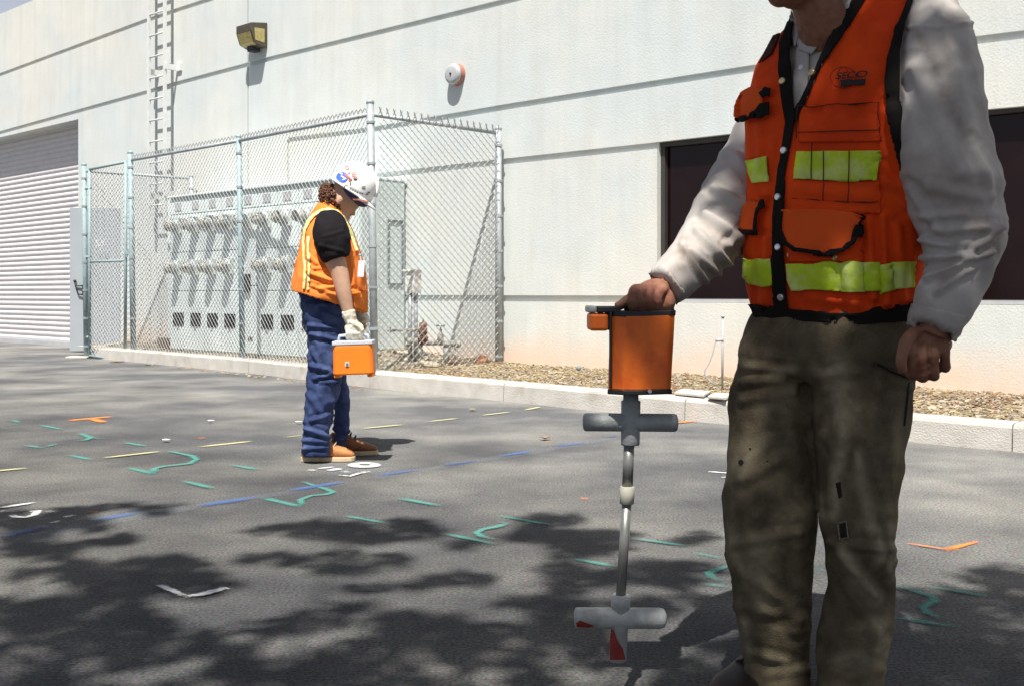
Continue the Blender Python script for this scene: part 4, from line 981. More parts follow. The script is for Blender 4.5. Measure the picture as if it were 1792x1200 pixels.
vp('hem_binding', [(1314, 530), (1355, 536), (1382, 539), (1430, 545), (1485, 548), (1540, 540), (1606, 524), (1603, 550), (1590, 560), (1500, 566), (1400, 559), (1325, 553)], m_bind, .009)
vp('front_binding', [(1389, 26), (1368, 77), (1366, 130), (1372, 180), (1378, 215), (1370, 270), (1362, 330), (1356, 380), (1356, 450), (1358, 540), (1382, 541), (1376, 480), (1373, 433), (1375, 367), (1377, 300), (1385, 260), (1393, 214), (1395, 204), (1390, 173), (1385, 93), (1391, 40), (1396, 22)], m_bind, .009)
vp('front_binding', [(1391, 196), (1426, 130), (1461, 51), (1494, 5), (1512, -35), (1535, -35), (1515, 2), (1491, 42), (1440, 114), (1395, 216)], m_bind, .007)
vp('armhole_binding', [(1590, -5), (1568, 54), (1553, 105), (1548, 152), (1554, 198), (1568, 257), (1580, 310), (1600, 380), (1614, 440), (1622, 438), (1609, 372), (1590, 300), (1582, 257), (1575, 203), (1574, 163), (1575, 93), (1584, 42), (1600, -5)], m_bind, .010)
fl = vp('pocket_flap', [(1378, 369), (1440, 368), (1506, 374), (1500, 400), (1495, 425), (1480, 439), (1400, 439), (1380, 426), (1376, 400)], m_vestp, .021, solid=.004)
vp('flap_binding', ribbon([(1377, 372), (1376, 405), (1382, 426), (1398, 438), (1440, 443), (1480, 439), (1494, 424), (1500, 396), (1505, 377), (1512, 379)], 7), m_bind, .025, fl)
fl = vp('pocket_flap', [(1304, 403), (1310, 362), (1323, 350), (1345, 357), (1336, 372), (1330, 404)], m_vestp, .016, solid=.004)
vp('flap_binding', ribbon([(1303, 405), (1318, 409), (1329, 406), (1331, 385), (1336, 368), (1346, 360)], 7), m_bind, .019, fl)
fl = vp('pocket_flap', [(1295, 206), (1298, 180), (1306, 165), (1322, 157), (1343, 154), (1342, 182), (1331, 198), (1302, 209)], m_vestp, .016, solid=.005)
vp('flap_binding', [(1339, 166), (1347, 153), (1356, 156), (1356, 172), (1343, 174)], m_bind, .019, fl)
vp('flap_binding', [(1340, 184), (1355, 181), (1354, 203), (1338, 204), (1322, 209), (1302, 215), (1297, 207), (1320, 202), (1333, 194)], m_bind, .019, fl)
vp('print_patch', [(1356, 65), (1367, 61), (1353, 96), (1331, 112)], m_print, .006)
for pl in ([(1402, 187), (1541, 180)], [(1400, 233), (1541, 229)], [(1541, 180), (1541, 250)], [(1425, 250), (1424, 313)], [(1445, 266), (1444, 350)], [(1489, 264), (1488, 352)], [(1390, 349), (1534, 351)], [(1380, 408), (1496, 410)], [(1400, 243), (1400, 186)]):
    vp('stitching', ribbon(pl, 1.6), m_print, .0135, res=5, solid=.001)
for u, v, mt in ((1374, 144, m_brass), (1426, 131, m_brass), (1377, 264, m_steel), (1367, 346, m_steel), (1367, 434, m_steel), (1372, 519, m_steel)): disc(vbv, u, v, .0072, .014, mt, 'snap', vest)
disc(vbv, 1386, 447, .008, 0, m_brass, 'eyelet', vest, ring=True); disc(vbv, 1464, 450, .006, .013, m_brass, 'eyelet', vest)
def print_on(txt, bv, box, mt, name, parent, off, skew=0, shx=1):
    me = text_mesh(txt, 1, True); xs = [v.co.x for v in me.vertices]; ys = [v.co.y for v in me.vertices]; u0, v0, u1, v1 = box
    L = origin(parent)
    for v in me.vertices:
        a = (v.co.x - min(xs)) / (max(xs) - min(xs)); b = (v.co.y - min(ys)) / (max(ys) - min(ys))
        u = lerp(u0, u1, a) + skew * (b - .5); w = lerp(v1, v0, b) - (a - .5) * (v1 - v0) * shx
        q = hit(bv, u, w)
        v.co = (q[0] + q[1] * off) if q else P(u, w, 5)
    me.update(); return obj(name, me, mt, parent, recalc=False)
print_on('SECO', vbv, (1466, 128, 1518, 140), m_ink, 'chest_lettering', vest, .009, 4, .4)
vp('chest_lettering', [(1472, 143), (1482, 142), (1490, 141), (1500, 142), (1515, 139), (1513, 150), (1500, 152), (1495, 149), (1488, 153), (1474, 154)], m_ink, .008, solid=.0005, res=4)
for rx, t0 in ((24, 0), (24, 10), (9, 0), (9, 10)):
    pl = [(1478 + rx * cos((a + t0) * pi / 10), 138 + 18 * sin((a + t0) * pi / 10)) for a in range(11)]
    vp('chest_emblem', ribbon(pl, .9), m_print, .0075, solid=.0004, res=6)
# trousers
mb = MB()
mb.loft(srings([(535, 1330, 1594), (560, 1312, 1601), (600, 1298, 1600), (625, 1296, 1594), (650, 1308, 1575), (670, 1330, 1550)], 2.35, YW, .62, 6, 60))
mb.loft(srings([(560, 1325, 1430, 2.38), (600, 1297, 1425, 2.38), (640, 1288, 1424, 2.38), (700, 1275, 1421, 2.38), (760, 1276, 1425, 2.37), (820, 1273, 1430, 2.36), (870, 1265, 1430, 2.35), (920, 1264, 1430, 2.35), (980, 1270, 1425, 2.36), (1040, 1280, 1421, 2.37), (1100, 1291, 1420, 2.38), (1150, 1303, 1419, 2.38), (1192, 1296, 1420, 2.38), (1206, 1292, 1420, 2.38)], 2.37, 0, .98, 8, 48, 2.2))
mb.loft(srings([(560, 1420, 1600, 2.32), (600, 1410, 1602, 2.31), (640, 1411, 1600, 2.30), (700, 1417, 1597, 2.29), (760, 1424, 1590, 2.28), (820, 1430, 1582, 2.27), (880, 1432, 1573, 2.26), (920, 1436, 1571, 2.25), (960, 1442, 1568, 2.25), (1020, 1450, 1568, 2.27), (1060, 1441, 1565, 2.28), (1100, 1434, 1562, 2.28), (1150, 1428, 1553, 2.28), (1210, 1422, 1545, 2.28), (1238, 1420, 1550, 2.28)], 2.28, 0, .92, 8, 48, 2.2))
pants_me = remesh(mb, .0055, 4)
PF = [(1300, 640, 1385, 652, .010, 7), (1298, 668, 1370, 664, .009, 7), (1300, 700, 1390, 685, .007, 8), (1408, 640, 1410, 700, -.005, 8), (1470, 700, 1450, 880, .010, 8), (1498, 790, 1528, 930, .011, 9), (1528, 930, 1548, 1000, .008, 8), (1430, 660, 1500, 650, .006, 8), (1530, 640, 1592, 668, -.007, 5), (1440, 760, 1470, 800, .005, 6),
      (1470, 965, 1530, 1040, .013, 9), (1450, 950, 1560, 960, .008, 7), (1300, 840, 1370, 800, .008, 9), (1285, 950, 1400, 930, .008, 8), (1290, 990, 1380, 1060, .008, 10), (1290, 1060, 1400, 1080, .006, 9), (1300, 1140, 1380, 1160, .009, 8), (1340, 1182, 1415, 1172, .007, 7), (1440, 1110, 1550, 1095, .008, 9), (1440, 1160, 1500, 1145, .008, 8), (1490, 1185, 1545, 1172, .007, 7),
      (1380, 720, 1400, 860, .006, 10), (1345, 780, 1330, 900, .007, 12), (1320, 900, 1310, 1040, .006, 12), (1560, 700, 1555, 900, .005, 9), (1490, 1030, 1530, 1110, .009, 10), (1400, 940, 1395, 1100, .006, 10)]
PF = [f[:4] + (f[4] * .72, f[5] * 1.15) for f in PF]
sculpt(pants_me, foldfn(PF, .0062, 7.5, 21, (1, 1, 1.3)))
def drop(me):    # hems follow the ground
    for v in me.vertices:
        if v.co.z < .012: v.co.z = .012
drop(pants_me)
add_wear_highlight(pants_me, [(1465, 640, 1478, 720, 24, .8), (1478, 720, 1456, 900, 11, .9), (1500, 800, 1540, 980, 10, .8), (1475, 968, 1530, 1042, 13, 1), (1320, 775, 1300, 812, 20, .7), (1328, 960, 1332, 1045, 22, .7), (1292, 580, 1300, 640, 18, .5), (1540, 1085, 1545, 1140, 18, .8),
    (1300, 1085, 1312, 1140, 12, .6), (1432, 870, 1437, 905, 8, .7), (1340, 655, 1395, 640, 10, .5), (1425, 640, 1480, 650, 10, .5), (1380, 690, 1330, 720, 14, .35), (1345, 1150, 1400, 1165, 12, .5), (1470, 1160, 1540, 1150, 14, .6), (1560, 920, 1563, 1000, 12, .5), (1280, 925, 1300, 990, 12, .5), (1580, 690, 1575, 800, 10, .3)])
trs = obj('trousers', pants_me, m_pants, man, smooth=True, recalc=False)
pbv = BVHTree.FromPolygons([v.co + Vector((.62, 2.32, 0)) for v in pants_me.vertices], [list(p.vertices) for p in pants_me.polygons])
def circ(u, v, a, b, n=12): return [(u + a * cos(2 * pi * i / n), v + b * sin(2 * pi * i / n)) for i in range(n)]
for poly in (circ(1297, 808, 4.5, 4.5), circ(1313, 785, 2, 2), circ(1343, 807, 1.5, 1.5), [(1462, 845), (1471, 842), (1474, 868), (1468, 872)], [(1470, 917), (1480, 914), (1482, 938), (1472, 940)]):
    obj('hole', patch(poly, pbv, .0012, 3), m_hole, trs, recalc=False, solid=.0006)
m_thread = cloth('frayed_thread', (.26, .23, .15))
obj('frayed_edge', patch(ribbon([(1468, 914), (1481, 911), (1485, 940), (1470, 944), (1467, 916)], 1.6), pbv, .0022, 5), m_thread, trs, recalc=False, solid=.001)
for pl in ([(1535, 636), (1560, 650), (1592, 662)], [(1590, 668), (1587, 700), (1582, 745)]):
    obj('pocket_seam', patch(ribbon(pl, 3), pbv, .0015, 6), m_hole, trs, recalc=False, solid=.001)
# boots
def boot(heel, d, mt, ms, parent, L=.30, hgt=.11, lace=m_ink, wd=.05):
    d = Vector(d).normalized(); sd = ZZ.cross(d); hl_ = Vector(heel)
    st = [(0.0, .035, .02, .13), (.02, .042, .02, .155), (.09, .046, .02, .16), (.14, .046, .02, .125), (.20, .052, .02, .09), (.25, .052, .02, .075), (.285, .042, .02, .06), (.30, .02, .02, .045)]
    mb = MB(); rings = []
    for x, w, z0, z1 in st:
        x *= L / .3; zc = (z0 + z1 * hgt / .11) / 2; hh = (z1 * hgt / .11 - z0) / 2
        rings.append([hl_ + d * x + sd * w * wd / .05 * sp(cos(2 * pi * j / 16), .8) + ZZ * (zc + hh * sp(sin(2 * pi * j / 16), .8)) for j in range(16)])
    mb.loft(rings); b = obj('boot', mb, mt, parent, smooth=True)
    mb = MB(); rings = []
    for x, w, z0, z1 in st:
        x = (x - .003) * L / .3 if x < .15 else (x + .004) * L / .3
        w = (w + .006) * wd / .05
        rings.append([hl_ + d * x + sd * w * a + ZZ * z for a, z in ((-1, .002), (1, .002), (1, .026), (-1, .026))])
    mb.loft(rings); obj('sole', mb, ms, b, bevel=.003)
    mb = MB()
    for i in range(4):
        x = (.105 + .028 * i) * L / .3; z = [.163, .147, .128, .108][i] * hgt / .11
        mb.tube([hl_ + d * x + sd * .034 + ZZ * (z - .014), hl_ + d * (x + .006) + ZZ * (z + .003), hl_ + d * x - sd * .034 + ZZ * (z - .014)], .0035, 6)
    obj('laces', mb, lace, b, smooth=True)
boot((.655, 2.52, 0), (-.72, -.69, 0), m_boot, m_hole, man, .29, .08); boot((.775, 2.41, 0), (-.5, -.86, 0), m_boot, m_hole, man, .29, .085)

# ------------------------------------------------------------------ pipe locator held by the near worker
YL = 2.29
lc = thing('pipe_locator', 'orange box locator with dark lid on a grey rod with two cross tubes', 'locator', P(1085, 1156, YL))
def L3(u, v, dy=0): return P(u, v, YL + dy)
k = YL / F
mb = MB()
def caserow(v, l, r, ty=0): return [L3(l, v, -.035), L3(l + 26, v + 2, -.062), L3(lerp(l, r, .55), v + 2, -.066), L3(r - 8, v, -.058), L3(r, v, -.045), L3(r, v, .045), L3(r - 10, v, .058), L3(l + 10, v, .058), L3(l, v, .045)]
mb.loft([caserow(v, l, r) for v, l, r in ((682, 1064, 1174), (640, 1065, 1176), (590, 1067, 1179), (548, 1068, 1181))]); case = obj('case', mb, m_ocase2, lc, bevel=.004)
mb = MB(); mb.loft([caserow(v, l, r) for v, l, r in ((553, 1066, 1182), (543, 1066, 1183))]); mb.box(L3(1068.5, 612, -.04), (4.5 * k, .012, 130 * k)); lid = obj('lid', mb, m_black, lc, bevel=.002)
mb = MB(); mb.loft([caserow(v, l, r) for v, l, r in ((689, 1063, 1176), (680, 1063, 1176))]); obj('base_plate', mb, m_black, lc, bevel=.002)
mb = MB(); mb.cyl(L3(1137, 684, -.068), (0, 1, 0), .004, .006, 10); obj('screw', mb, m_steel, lc)
mb = MB(); a, b = L3(1029, 578), L3(1062, 548); mb.box((a + b) / 2, (b.x - a.x, .085, b.z - a.z)); pod = obj('display_pod', mb, m_ocase2, lc, bevel=.006)
mb = MB(); mb.box(L3(1034, 541), (16 * k, .086, 12 * k)); obj('pod_cap', mb, m_pvc2, pod, bevel=.004)
mb = MB(); mb.box(L3(1062, 541.5), (40 * k, .088, 11 * k)); mb.box(L3(1063, 562, 0), (6 * k, .075, 30 * k)); obj('pod_bezel', mb, m_black, pod, bevel=.003)
mb = MB(); mb.tube([L3(1100, 545, .0), L3(1104, 526, 0), L3(1112, 522, 0), L3(1160, 527, 0), L3(1170, 535, 0), L3(1172, 545, 0)], .0105, 12); mb.box(L3(1104, 533, -.01), (13 * k, .03, 17 * k)); obj('handle', mb, m_black, lc, smooth=True)
def tubep(name, pts, rads, mt, n=20, parent=None, label=None, sm=True):
    mb = MB(); mb.tube([L3(*p) for p in pts], [r * k for r in rads], n); return obj(name, mb, mt, parent or lc, smooth=sm, label=label, bevel=0)
tubep('hub', [(1104, 686), (1104, 700), (1104, 701), (1103, 776), (1103, 778)], [13.5, 13.5, 17, 16.5, 15.5], m_pvc)
c1 = tubep('cross_tube', [(1020, 738), (1022, 738), (1026, 738), (1180, 739), (1184, 739), (1186, 739)], [9, 14.5, 16, 16, 14.5, 9], m_pvc, 24, label='upper grey cross tube')
tubep('rod', [(1101, 776), (1098, 852)], [9.5, 9.5], m_rod)
tubep('coupling', [(1098, 850), (1098, 851), (1097, 880), (1097, 881)], [11, 13, 12.5, 11], m_cream)
tubep('rod', [(1097, 878), (1086, 1046)], [8.6, 8.6], m_rod)
tubep('hub', [(1086, 1040), (1086, 1042), (1086, 1060), (1085.5, 1062), (1081, 1154), (1081, 1156)], [15, 17.5, 17, 14.5, 15.5, 13], m_pvc2)
c2 = tubep('cross_tube', [(1005, 1080), (1007, 1080), (1010, 1080), (1155, 1081), (1162, 1081), (1166, 1081)], [10, 16.5, 17.5, 18, 16, 9], m_pvc2, 24, label='lower pale cross tube with red paint')
lb = MB(); lb.tube([L3(1006, 1080), L3(1165, 1081)], 17.7 * k, 32); lme = lb.mesh(); lbv = bvh_of(lme)
obj('paint_smear', patch([(1008, 1090), (1015, 1085), (1026, 1089), (1040, 1094), (1030, 1097), (1010, 1096)], lbv, .0008, 4), m_redp, c2, recalc=False, solid=.0006)
lb = MB(); lb.tube([L3(1085.5, 1062), L3(1081, 1154)], [14.8 * k, 15.8 * k], 32); lme = lb.mesh(); lbv = bvh_of(lme)
obj('paint_smear', patch([(1070, 1100), (1074, 1102), (1080, 1118), (1090, 1135), (1094, 1153), (1068, 1154), (1067, 1125)], lbv, .001, 4), m_redp, c2, recalc=False, solid=.0006)

# ------------------------------------------------------------------ the far worker, side on, looking down
YF = 5.82; YB = -pi / 2
wm = thing('person', 'person in white hard hat, orange vest and jeans looking down', 'person', (-.97, 5.82, 0))
VT = [(350, 566, 590), (362, 553, 599), (375, 545, 604), (392, 536, 612), (410, 529, 621), (445, 521, 634), (475, 514, 639), (500, 510, 642), (522, 512, 643), (542, 527, 642)]
mb = MB()
mb.loft(srings([(v, u0 + 9, u1 - 9) for v, u0, u1 in VT[:-2]], YF, YB, 1.15, 6, 32)); 
hd = Vector((.77, 0, -.64)).normalized(); hu = Vector((.64, 0, .77)).normalized(); hx = (hd, Vector((0, 1, 0)), hu); C0 = P(600, 350, YF)
kf = YF / F
mb.ball(C0 + hu * .02, (.092, .074, .10), hx, 20, 14); mb.ball(C0 + hd * .02 - hu * .055, (.058, .056, .058), hx); mb.ball(C0 + hd * .062 - hu * .088, (.022, .024, .02), hx)
mb.tube([C0 + hd * .080, C0 + hd * .098 - hu * .026, C0 + hd * .084 - hu * .034], [.007, .009, .007], 8); mb.ball(C0 + hd * .084 - hu * .058, (.012, .024, .012), hx)
for s_ in (-1, 1): mb.ball(C0 + Vector((0, s_ * .075, 0)) - hu * .01, (.018, .008, .03), hx)
mb.tube([P(588, 392, YF), P(596, 366, YF), P(602, 350, YF)], [.062, .055, .055], 16)
def Lw(*a, n=12):
    p3, rr = limb(list(a), sub=3); mb.tube(p3, rr, n)
YA = 5.62
Lw((576, 400, YA + .03, 21), (580, 440, YA, 20), (593, 474, YA - .01, 16.5), (601, 510, YA - .02, 14), (609, 545, YA - .02, 10.5), (613, 562, YA - .02, 10))
Lw((580, 400, 6.02, 20), (592, 450, 6.05, 16), (606, 500, 6.02, 14), (622, 535, 5.98, 11), (630, 548, 5.96, 10))
Lw((565, 560, 5.80, 20), (566, 650, 5.74, 16), (560, 720, 5.72, 15), (553, 785, 5.71, 13)); Lw((580, 560, 5.90, 20), (590, 650, 5.93, 13), (597, 720, 5.93, 11), (594, 780, 5.94, 10))
mb.ball(P(634, 556, 5.95), (.03, .02, .045)); 
for i in range(4): mb.tube([P(630, 560, 5.93 + i * .018), P(640, 572, 5.93 + i * .018), P(634, 580, 5.93 + i * .018)], [.011, .010, .008], 8)
me = remesh(mb, .006, 3); body2 = obj('body', me, m_skin2, wm, smooth=True, recalc=False)
# black tee sleeve and torso
mb = MB(); mb.loft(srings([(v, u0 + 3, u1 - 3) for v, u0, u1 in VT[1:-3]], YF, YB, 1.0, 6, 40))
p3, rr = limb([(572, 388, YA + .10, 20), (577, 396, YA + .04, 30), (581, 420, YA, 32), (586, 442, YA - .01, 28), (590, 454, YA - .01, 23)]); mb.tube(p3, rr, 20)
p3, rr = limb([(575, 392, 6.0, 26), (586, 430, 6.04, 26), (592, 450, 6.04, 22)]); mb.tube(p3, rr, 20)
me = remesh(mb, .009, 3); sculpt(me, foldfn([(560, 430, 600, 440, .006, 3), (565, 415, 600, 405, .004, 3)], .005, 12, 5)); obj('tee_shirt', me, m_tee, wm, smooth=True, recalc=False)
# vest
mb = MB(); mb.loft(srings(VT + [(548, 527, 641)], YF, YB, .86, 1.6, 120, 2.3), cap=False); v2 = mb.mesh()
def hem(co):     # hem hangs lower at the front
    u, v = UV(co); return v - lerp(507, 549, max(0, min(1, (u - 506) / 136)))
b2_src = v2.copy(); b = bmesh.new(); b.from_mesh(v2); AH = [(556, 399), (565, 388), (580, 383), (595, 388), (604, 400), (607, 420), (603, 438), (590, 444), (570, 438), (558, 425)]
b2 = None
kill = [f for f in b.faces if hem(f.calc_center_median()) > 0 or (f.calc_center_median().y < YF and inside(UV(f.calc_center_median()), AH))]
bmesh.ops.delete(b, geom=kill, context='FACES'); b.to_mesh(v2); b.free()
VFN = foldfn([(540, 450, 560, 465, .010, 4), (545, 480, 580, 492, .012, 4), (560, 505, 600, 500, .010, 4), (600, 470, 610, 520, .010, 4), (615, 450, 618, 500, .008, 4), (550, 470, 575, 470, .008, 3), (620, 510, 640, 540, .012, 4), (545, 500, 590, 518, .008, 3), (555, 440, 575, 475, .007, 3)], .007, 9, 8)
sculpt(v2, VFN); sculpt(b2_src, VFN); b2 = bvh_of(b2_src)
vest2 = obj('vest', v2, m_vest2, wm, smooth=True, recalc=False, solid=.005)
def vq(name, poly, mt, off=.006, parent=None, res=3, solid=.003): return obj(name, patch(poly, b2, off, res, YF), mt, parent or vest2, smooth=True, recalc=False, solid=solid)
tp = [(535, 402), (541, 390), (550, 378), (562, 371), (576, 368), (588, 371), (598, 382), (606, 395), (614, 412), (619, 428), (623, 440)]
vq('reflective_band', ribbon(tp, 5.5), m_silver, .009)
vq('reflective_band', ribbon([(535, 402), (532, 425), (533, 450), (535, 470), (534, 490), (533, 506)], 4.2), m_silver, .009); vq('reflective_band', ribbon([(541, 415), (540, 440), (542, 465), (541, 490), (540, 508)], 4.2), m_silver, .009)
vq('armhole_binding', ribbon([(553, 432), (551, 410), (555, 396), (566, 385), (580, 380), (596, 385), (606, 397), (611, 414)], 2.5), m_tee, .008)
vq('pocket', [(615, 512), (640, 508), (641, 545), (618, 538)], m_vest2, .012, solid=.006)
mb = MB(); mb.box(P(632, 471, 5.66), (.034, .006, .085), (Vector((1, 0, 0)), Vector((0, 1, 0)), Vector((.08, 0, 1)))); bd = obj('badge', mb, m_badge, wm, bevel=.002)
mb = MB(); mb.tube([P(632, 457, 5.66), P(630, 447, 5.69)], .004, 6); mb.ball(P(630, 447, 5.69), .009); obj('badge_clip', mb, m_galv, bd)
# jeans
mb = MB()
mb.loft(srings([(480, 526, 612), (498, 522, 610), (520, 524, 606), (545, 528, 607), (570, 532, 607)], YF, YB, .85, 6, 40))
mb.loft(srings([(530, 528, 600, 5.76), (560, 531, 600, 5.76), (600, 538, 602, 5.75), (640, 537, 601, 5.74), (680, 536, 596, 5.73), (710, 533, 588, 5.72), (750, 530, 580, 5.71), (785, 527, 578, 5.71), (796, 528, 579, 5.71)], 5.74, YB, .95, 6, 32))
mb.loft(srings([(530, 545, 606, 5.88), (570, 555, 607, 5.90), (610, 562, 607, 5.92), (650, 570, 608, 5.93), (690, 580, 611, 5.93), (715, 584, 613, 5.93), (750, 584, 611, 5.93), (784, 582, 606, 5.94), (790, 582, 606, 5.94)], 5.93, YB, .9, 6, 32))
me = remesh(mb, .008, 3)
JF = [(545, 585, 600, 598, .013, 4), (540, 570, 590, 575, .009, 3.5), (545, 640, 590, 652, .014, 4.5), (550, 662, 600, 650, .012, 4), (560, 668, 595, 668, .010, 3), (545, 735, 580, 725, .012, 4), (535, 750, 580, 765, .014, 4), (532, 770, 575, 772, .011, 3.5), (532, 785, 575, 782, .010, 3), (545, 610, 560, 640, .008, 4), (540, 690, 560, 720, .008, 5), (585, 750, 610, 755, .01, 4), (560, 545, 600, 560, .008, 4), (585, 770, 606, 768, .01, 3)]
sculpt(me, foldfn(JF, .008, 9, 31, (1, 1, 1.5))); drop(me)
jn = obj('jeans', me, m_jeans, wm, smooth=True, recalc=False)
boot(G(529, 806) + Vector((0, 0, 0)), (1, .02, 0), m_boot2, m_sole, wm, .275, .10, m_sole, .046); boot(G(575, 797), (.97, .22, 0), mat('chestnut_boot_leather', (.20, .075, .03), .7, .2, 20), m_sole, wm, .265, .09, m_ink, .044)
# hair: curls
mb = MB(); hc0 = P(581, 352, YF)
for i in range(1100):
    a = RU(0, 2 * pi); t = RU(-1, 1); r = sqrt(1 - t * t); q = Vector((r * cos(a) * .068, r * sin(a) * .088, t * .095)) * RU(.72, 1.0)
    q = Vector((q.x - q.z * .25, q.y, q.z)); mb.ball(hc0 + q, RU(.004, .009), nu=5, nv=4)
obj('curly_hair', mb, m_hair2, body2)
# hard hat
hb = Vector((.835, 0, -.55)).normalized(); ht = Vector((.55, 0, .835)).normalized(); hy = Vector((0, 1, 0)); HC0 = P(615.5, 333, YF)
mb = MB(); rings = []; N_ = 40
for i in range(13):
    t = i / 12 * pi / 2 * .985; rings.append([HC0 + ht * (.135 * sin(t) ** .95) + hb * cos(2 * pi * j / N_) * .122 * cos(t) ** .75 + hy * sin(2 * pi * j / N_) * .105 * cos(t) ** .75 * (1) for j in range(N_)])
mb.loft(rings); rings = []
for rr_, zz in ((1.0, .0), (1.12, -.004), (1.14, -.010), (1.0, -.014)):
    rings.append([HC0 + ht * (zz - (.012 if cos(2 * pi * j / N_) > .5 else 0) * (rr_ - 1) * 8) + hb * cos(2 * pi * j / N_) * .122 * (rr_ + (max(0, cos(2 * pi * j / N_)) ** 2 * .26 if rr_ > 1.01 else 0)) + hy * sin(2 * pi * j / N_) * .105 * rr_ for j in range(N_)])
mb.loft(rings); hat_me = mb.mesh(); b3 = bvh_of(hat_me); hat = obj('hard_hat', mb, m_hat, wm, smooth=True)
mb = MB(); rg = []
for i in range(15):
    a = lerp(.25, pi - .25, i / 14); rg.append(HC0 + ht * (.139 * sin(a) ** .95) + hb * .125 * math.copysign(abs(cos(a)) ** .75, cos(a)))
mb.tube(rg, .010, 8, sq=1.4); obj('crown_ridge', mb, m_hat, hat, smooth=True)
def hs_(name, poly, mt, off=.002): return obj(name, patch(poly, b3, off, 2.5, YF - .1), mt, hat, smooth=True, recalc=False, solid=.0006)
hs_('sticker', circ(599, 311, 10.5, 9.5, 20), m_blue)
m_wst = m_badge
for pl in ([(594, 303), (600, 306)], [(597, 309), (603, 312)], [(600, 316), (606, 313)]): hs_('sticker_mark', ribbon(pl, 2.6), m_wst, .0035)
for q_, bx in (('O', (604, 291, 611, 298)), ('L', (610, 297, 616, 304)), ('E', (616, 302, 624, 310)), ('C', (607, 304, 613, 311))): 
    o = print_on(q_, b3, bx, m_rink, 'sticker_lettering', hat, .0032, 0, 0)
hs_('sticker', ribbon([(603, 307), (609, 311), (616, 316)], 3), m_rink, .0026); hs_('sticker', circ(622, 313, 4, 3.2, 8), m_rust, .0028); hs_('sticker', ribbon([(610, 316), (614, 319), (613, 324)], 2.2), m_rust, .0026)
for i, (u, v) in enumerate([(603, 327), (606, 325), (613, 331), (617, 333), (621, 335), (625, 337), (630, 338), (634, 339), (642, 340), (645, 337)]): hs_('sticker_lettering', circ(u, v, 1.7 if i < 8 else 2.6, 1.9, 6), m_seam if i != 1 else m_lens)
hs_('sticker', circ(636, 328, 3.4, 3.0, 10), m_pvc)
hs_('brim_label', [(616, 347), (628, 348), (644, 353), (644, 357), (630, 353), (617, 351)], m_red, .003)
# navy ellipsoid added to paint the shade under the hat brim
mb = MB(); mb.ball(HC0 - ht * .020 + hb * .022, (.098, .080, .040), (hb, hy, ht), 24, 12); obj('brim_shade', mb, m_navy, body2, smooth=True)
# gloves
mb = MB()
YG = YA - .02
mb.tube([P(609, 544, YG), P(611, 552, YG), P(615, 562, YG), P(618, 572, YG)], [.036, .036, .030, .036], 14)
mb.ball(P(620, 574, YG), (.050, .034, .036), nu=16, nv=10)
for i in range(4):
    x = 608 + i * 7.5; mb.tube([P(x, 574, YG - .012), P(x + 1, 583, YG - .026), P(x + 1, 590, YG - .016), P(x + 1, 591, YG + .012)], [.0125, .0125, .012, .011], 8)
mb.tube([P(612, 563, YG - .02), P(626, 570, YG - .034), P(634, 578, YG - .03), P(633, 585, YG - .02)], [.013, .014, .013, .011], 8)
me = remesh(mb, .0045, 2); sculpt(me, foldfn([], .003, 30, 4)); obj('glove', me, m_glove, wm, smooth=True, recalc=False)
mb = MB(); mb.tube([P(623, 538, 5.96), P(632, 552, 5.955), P(636, 566, 5.95)], [.035, .034, .036], 14); obj('glove', remesh(mb, .005, 2), m_glove, wm, smooth=True, recalc=False)
# carried orange box
YX = YG
bx = thing('carry_case', 'small orange case with pale grey lid carried in the gloved hand of the far worker', 'case', P(620, 652, YX))
tl = Vector((.999, 0, .035)).normalized(); up_ = Vector((-.035, 0, .999)).normalized(); cc = P(620, 626, YX)
mb = MB(); rings = []
for z, w, d in ((-.082, .100, .060), (-.076, .104, .064), (.05, .101, .060), (.068, .100, .058)):
    rings.append([cc + up_ * z + tl * w * a + Vector((0, 1, 0)) * d * b_ for a, b_ in ((-1, -.75), (-.85, -1), (.85, -1), (1, -.75), (1, .75), (.85, 1), (-.85, 1), (-1, .75))])
mb.loft(rings)
for s_ in (-1, 1): mb.box(cc + tl * s_ * .085 - up_ * .088, (.03, .10, .016), (tl, Vector((0, 1, 0)), up_))
obj('case_body', mb, m_ocase, bx, bevel=.006)
mb = MB(); mb.box(cc + up_ * .079, (.206, .122, .021), (tl, Vector((0, 1, 0)), up_)); obj('case_lid', mb, m_lid, bx, bevel=.004)
mb = MB(); mb.tube([cc + up_ * .088 - tl * .080, cc + up_ * .115 - tl * .072, cc + up_ * .120, cc + up_ * .115 + tl * .072, cc + up_ * .088 + tl * .08], .008, 10); obj('carry_handle', mb, m_lid, bx, smooth=True)
mb = MB(); mb.box(P(607.5, 637, YX - .0645), (.020, .004, .022)); lg = obj('square_emblem', mb, m_badge, bx); mb = MB(); mb.box(P(607.5, 637, YX - .068), (.013, .003, .014)); obj('emblem_mark', mb, m_seam, lg)

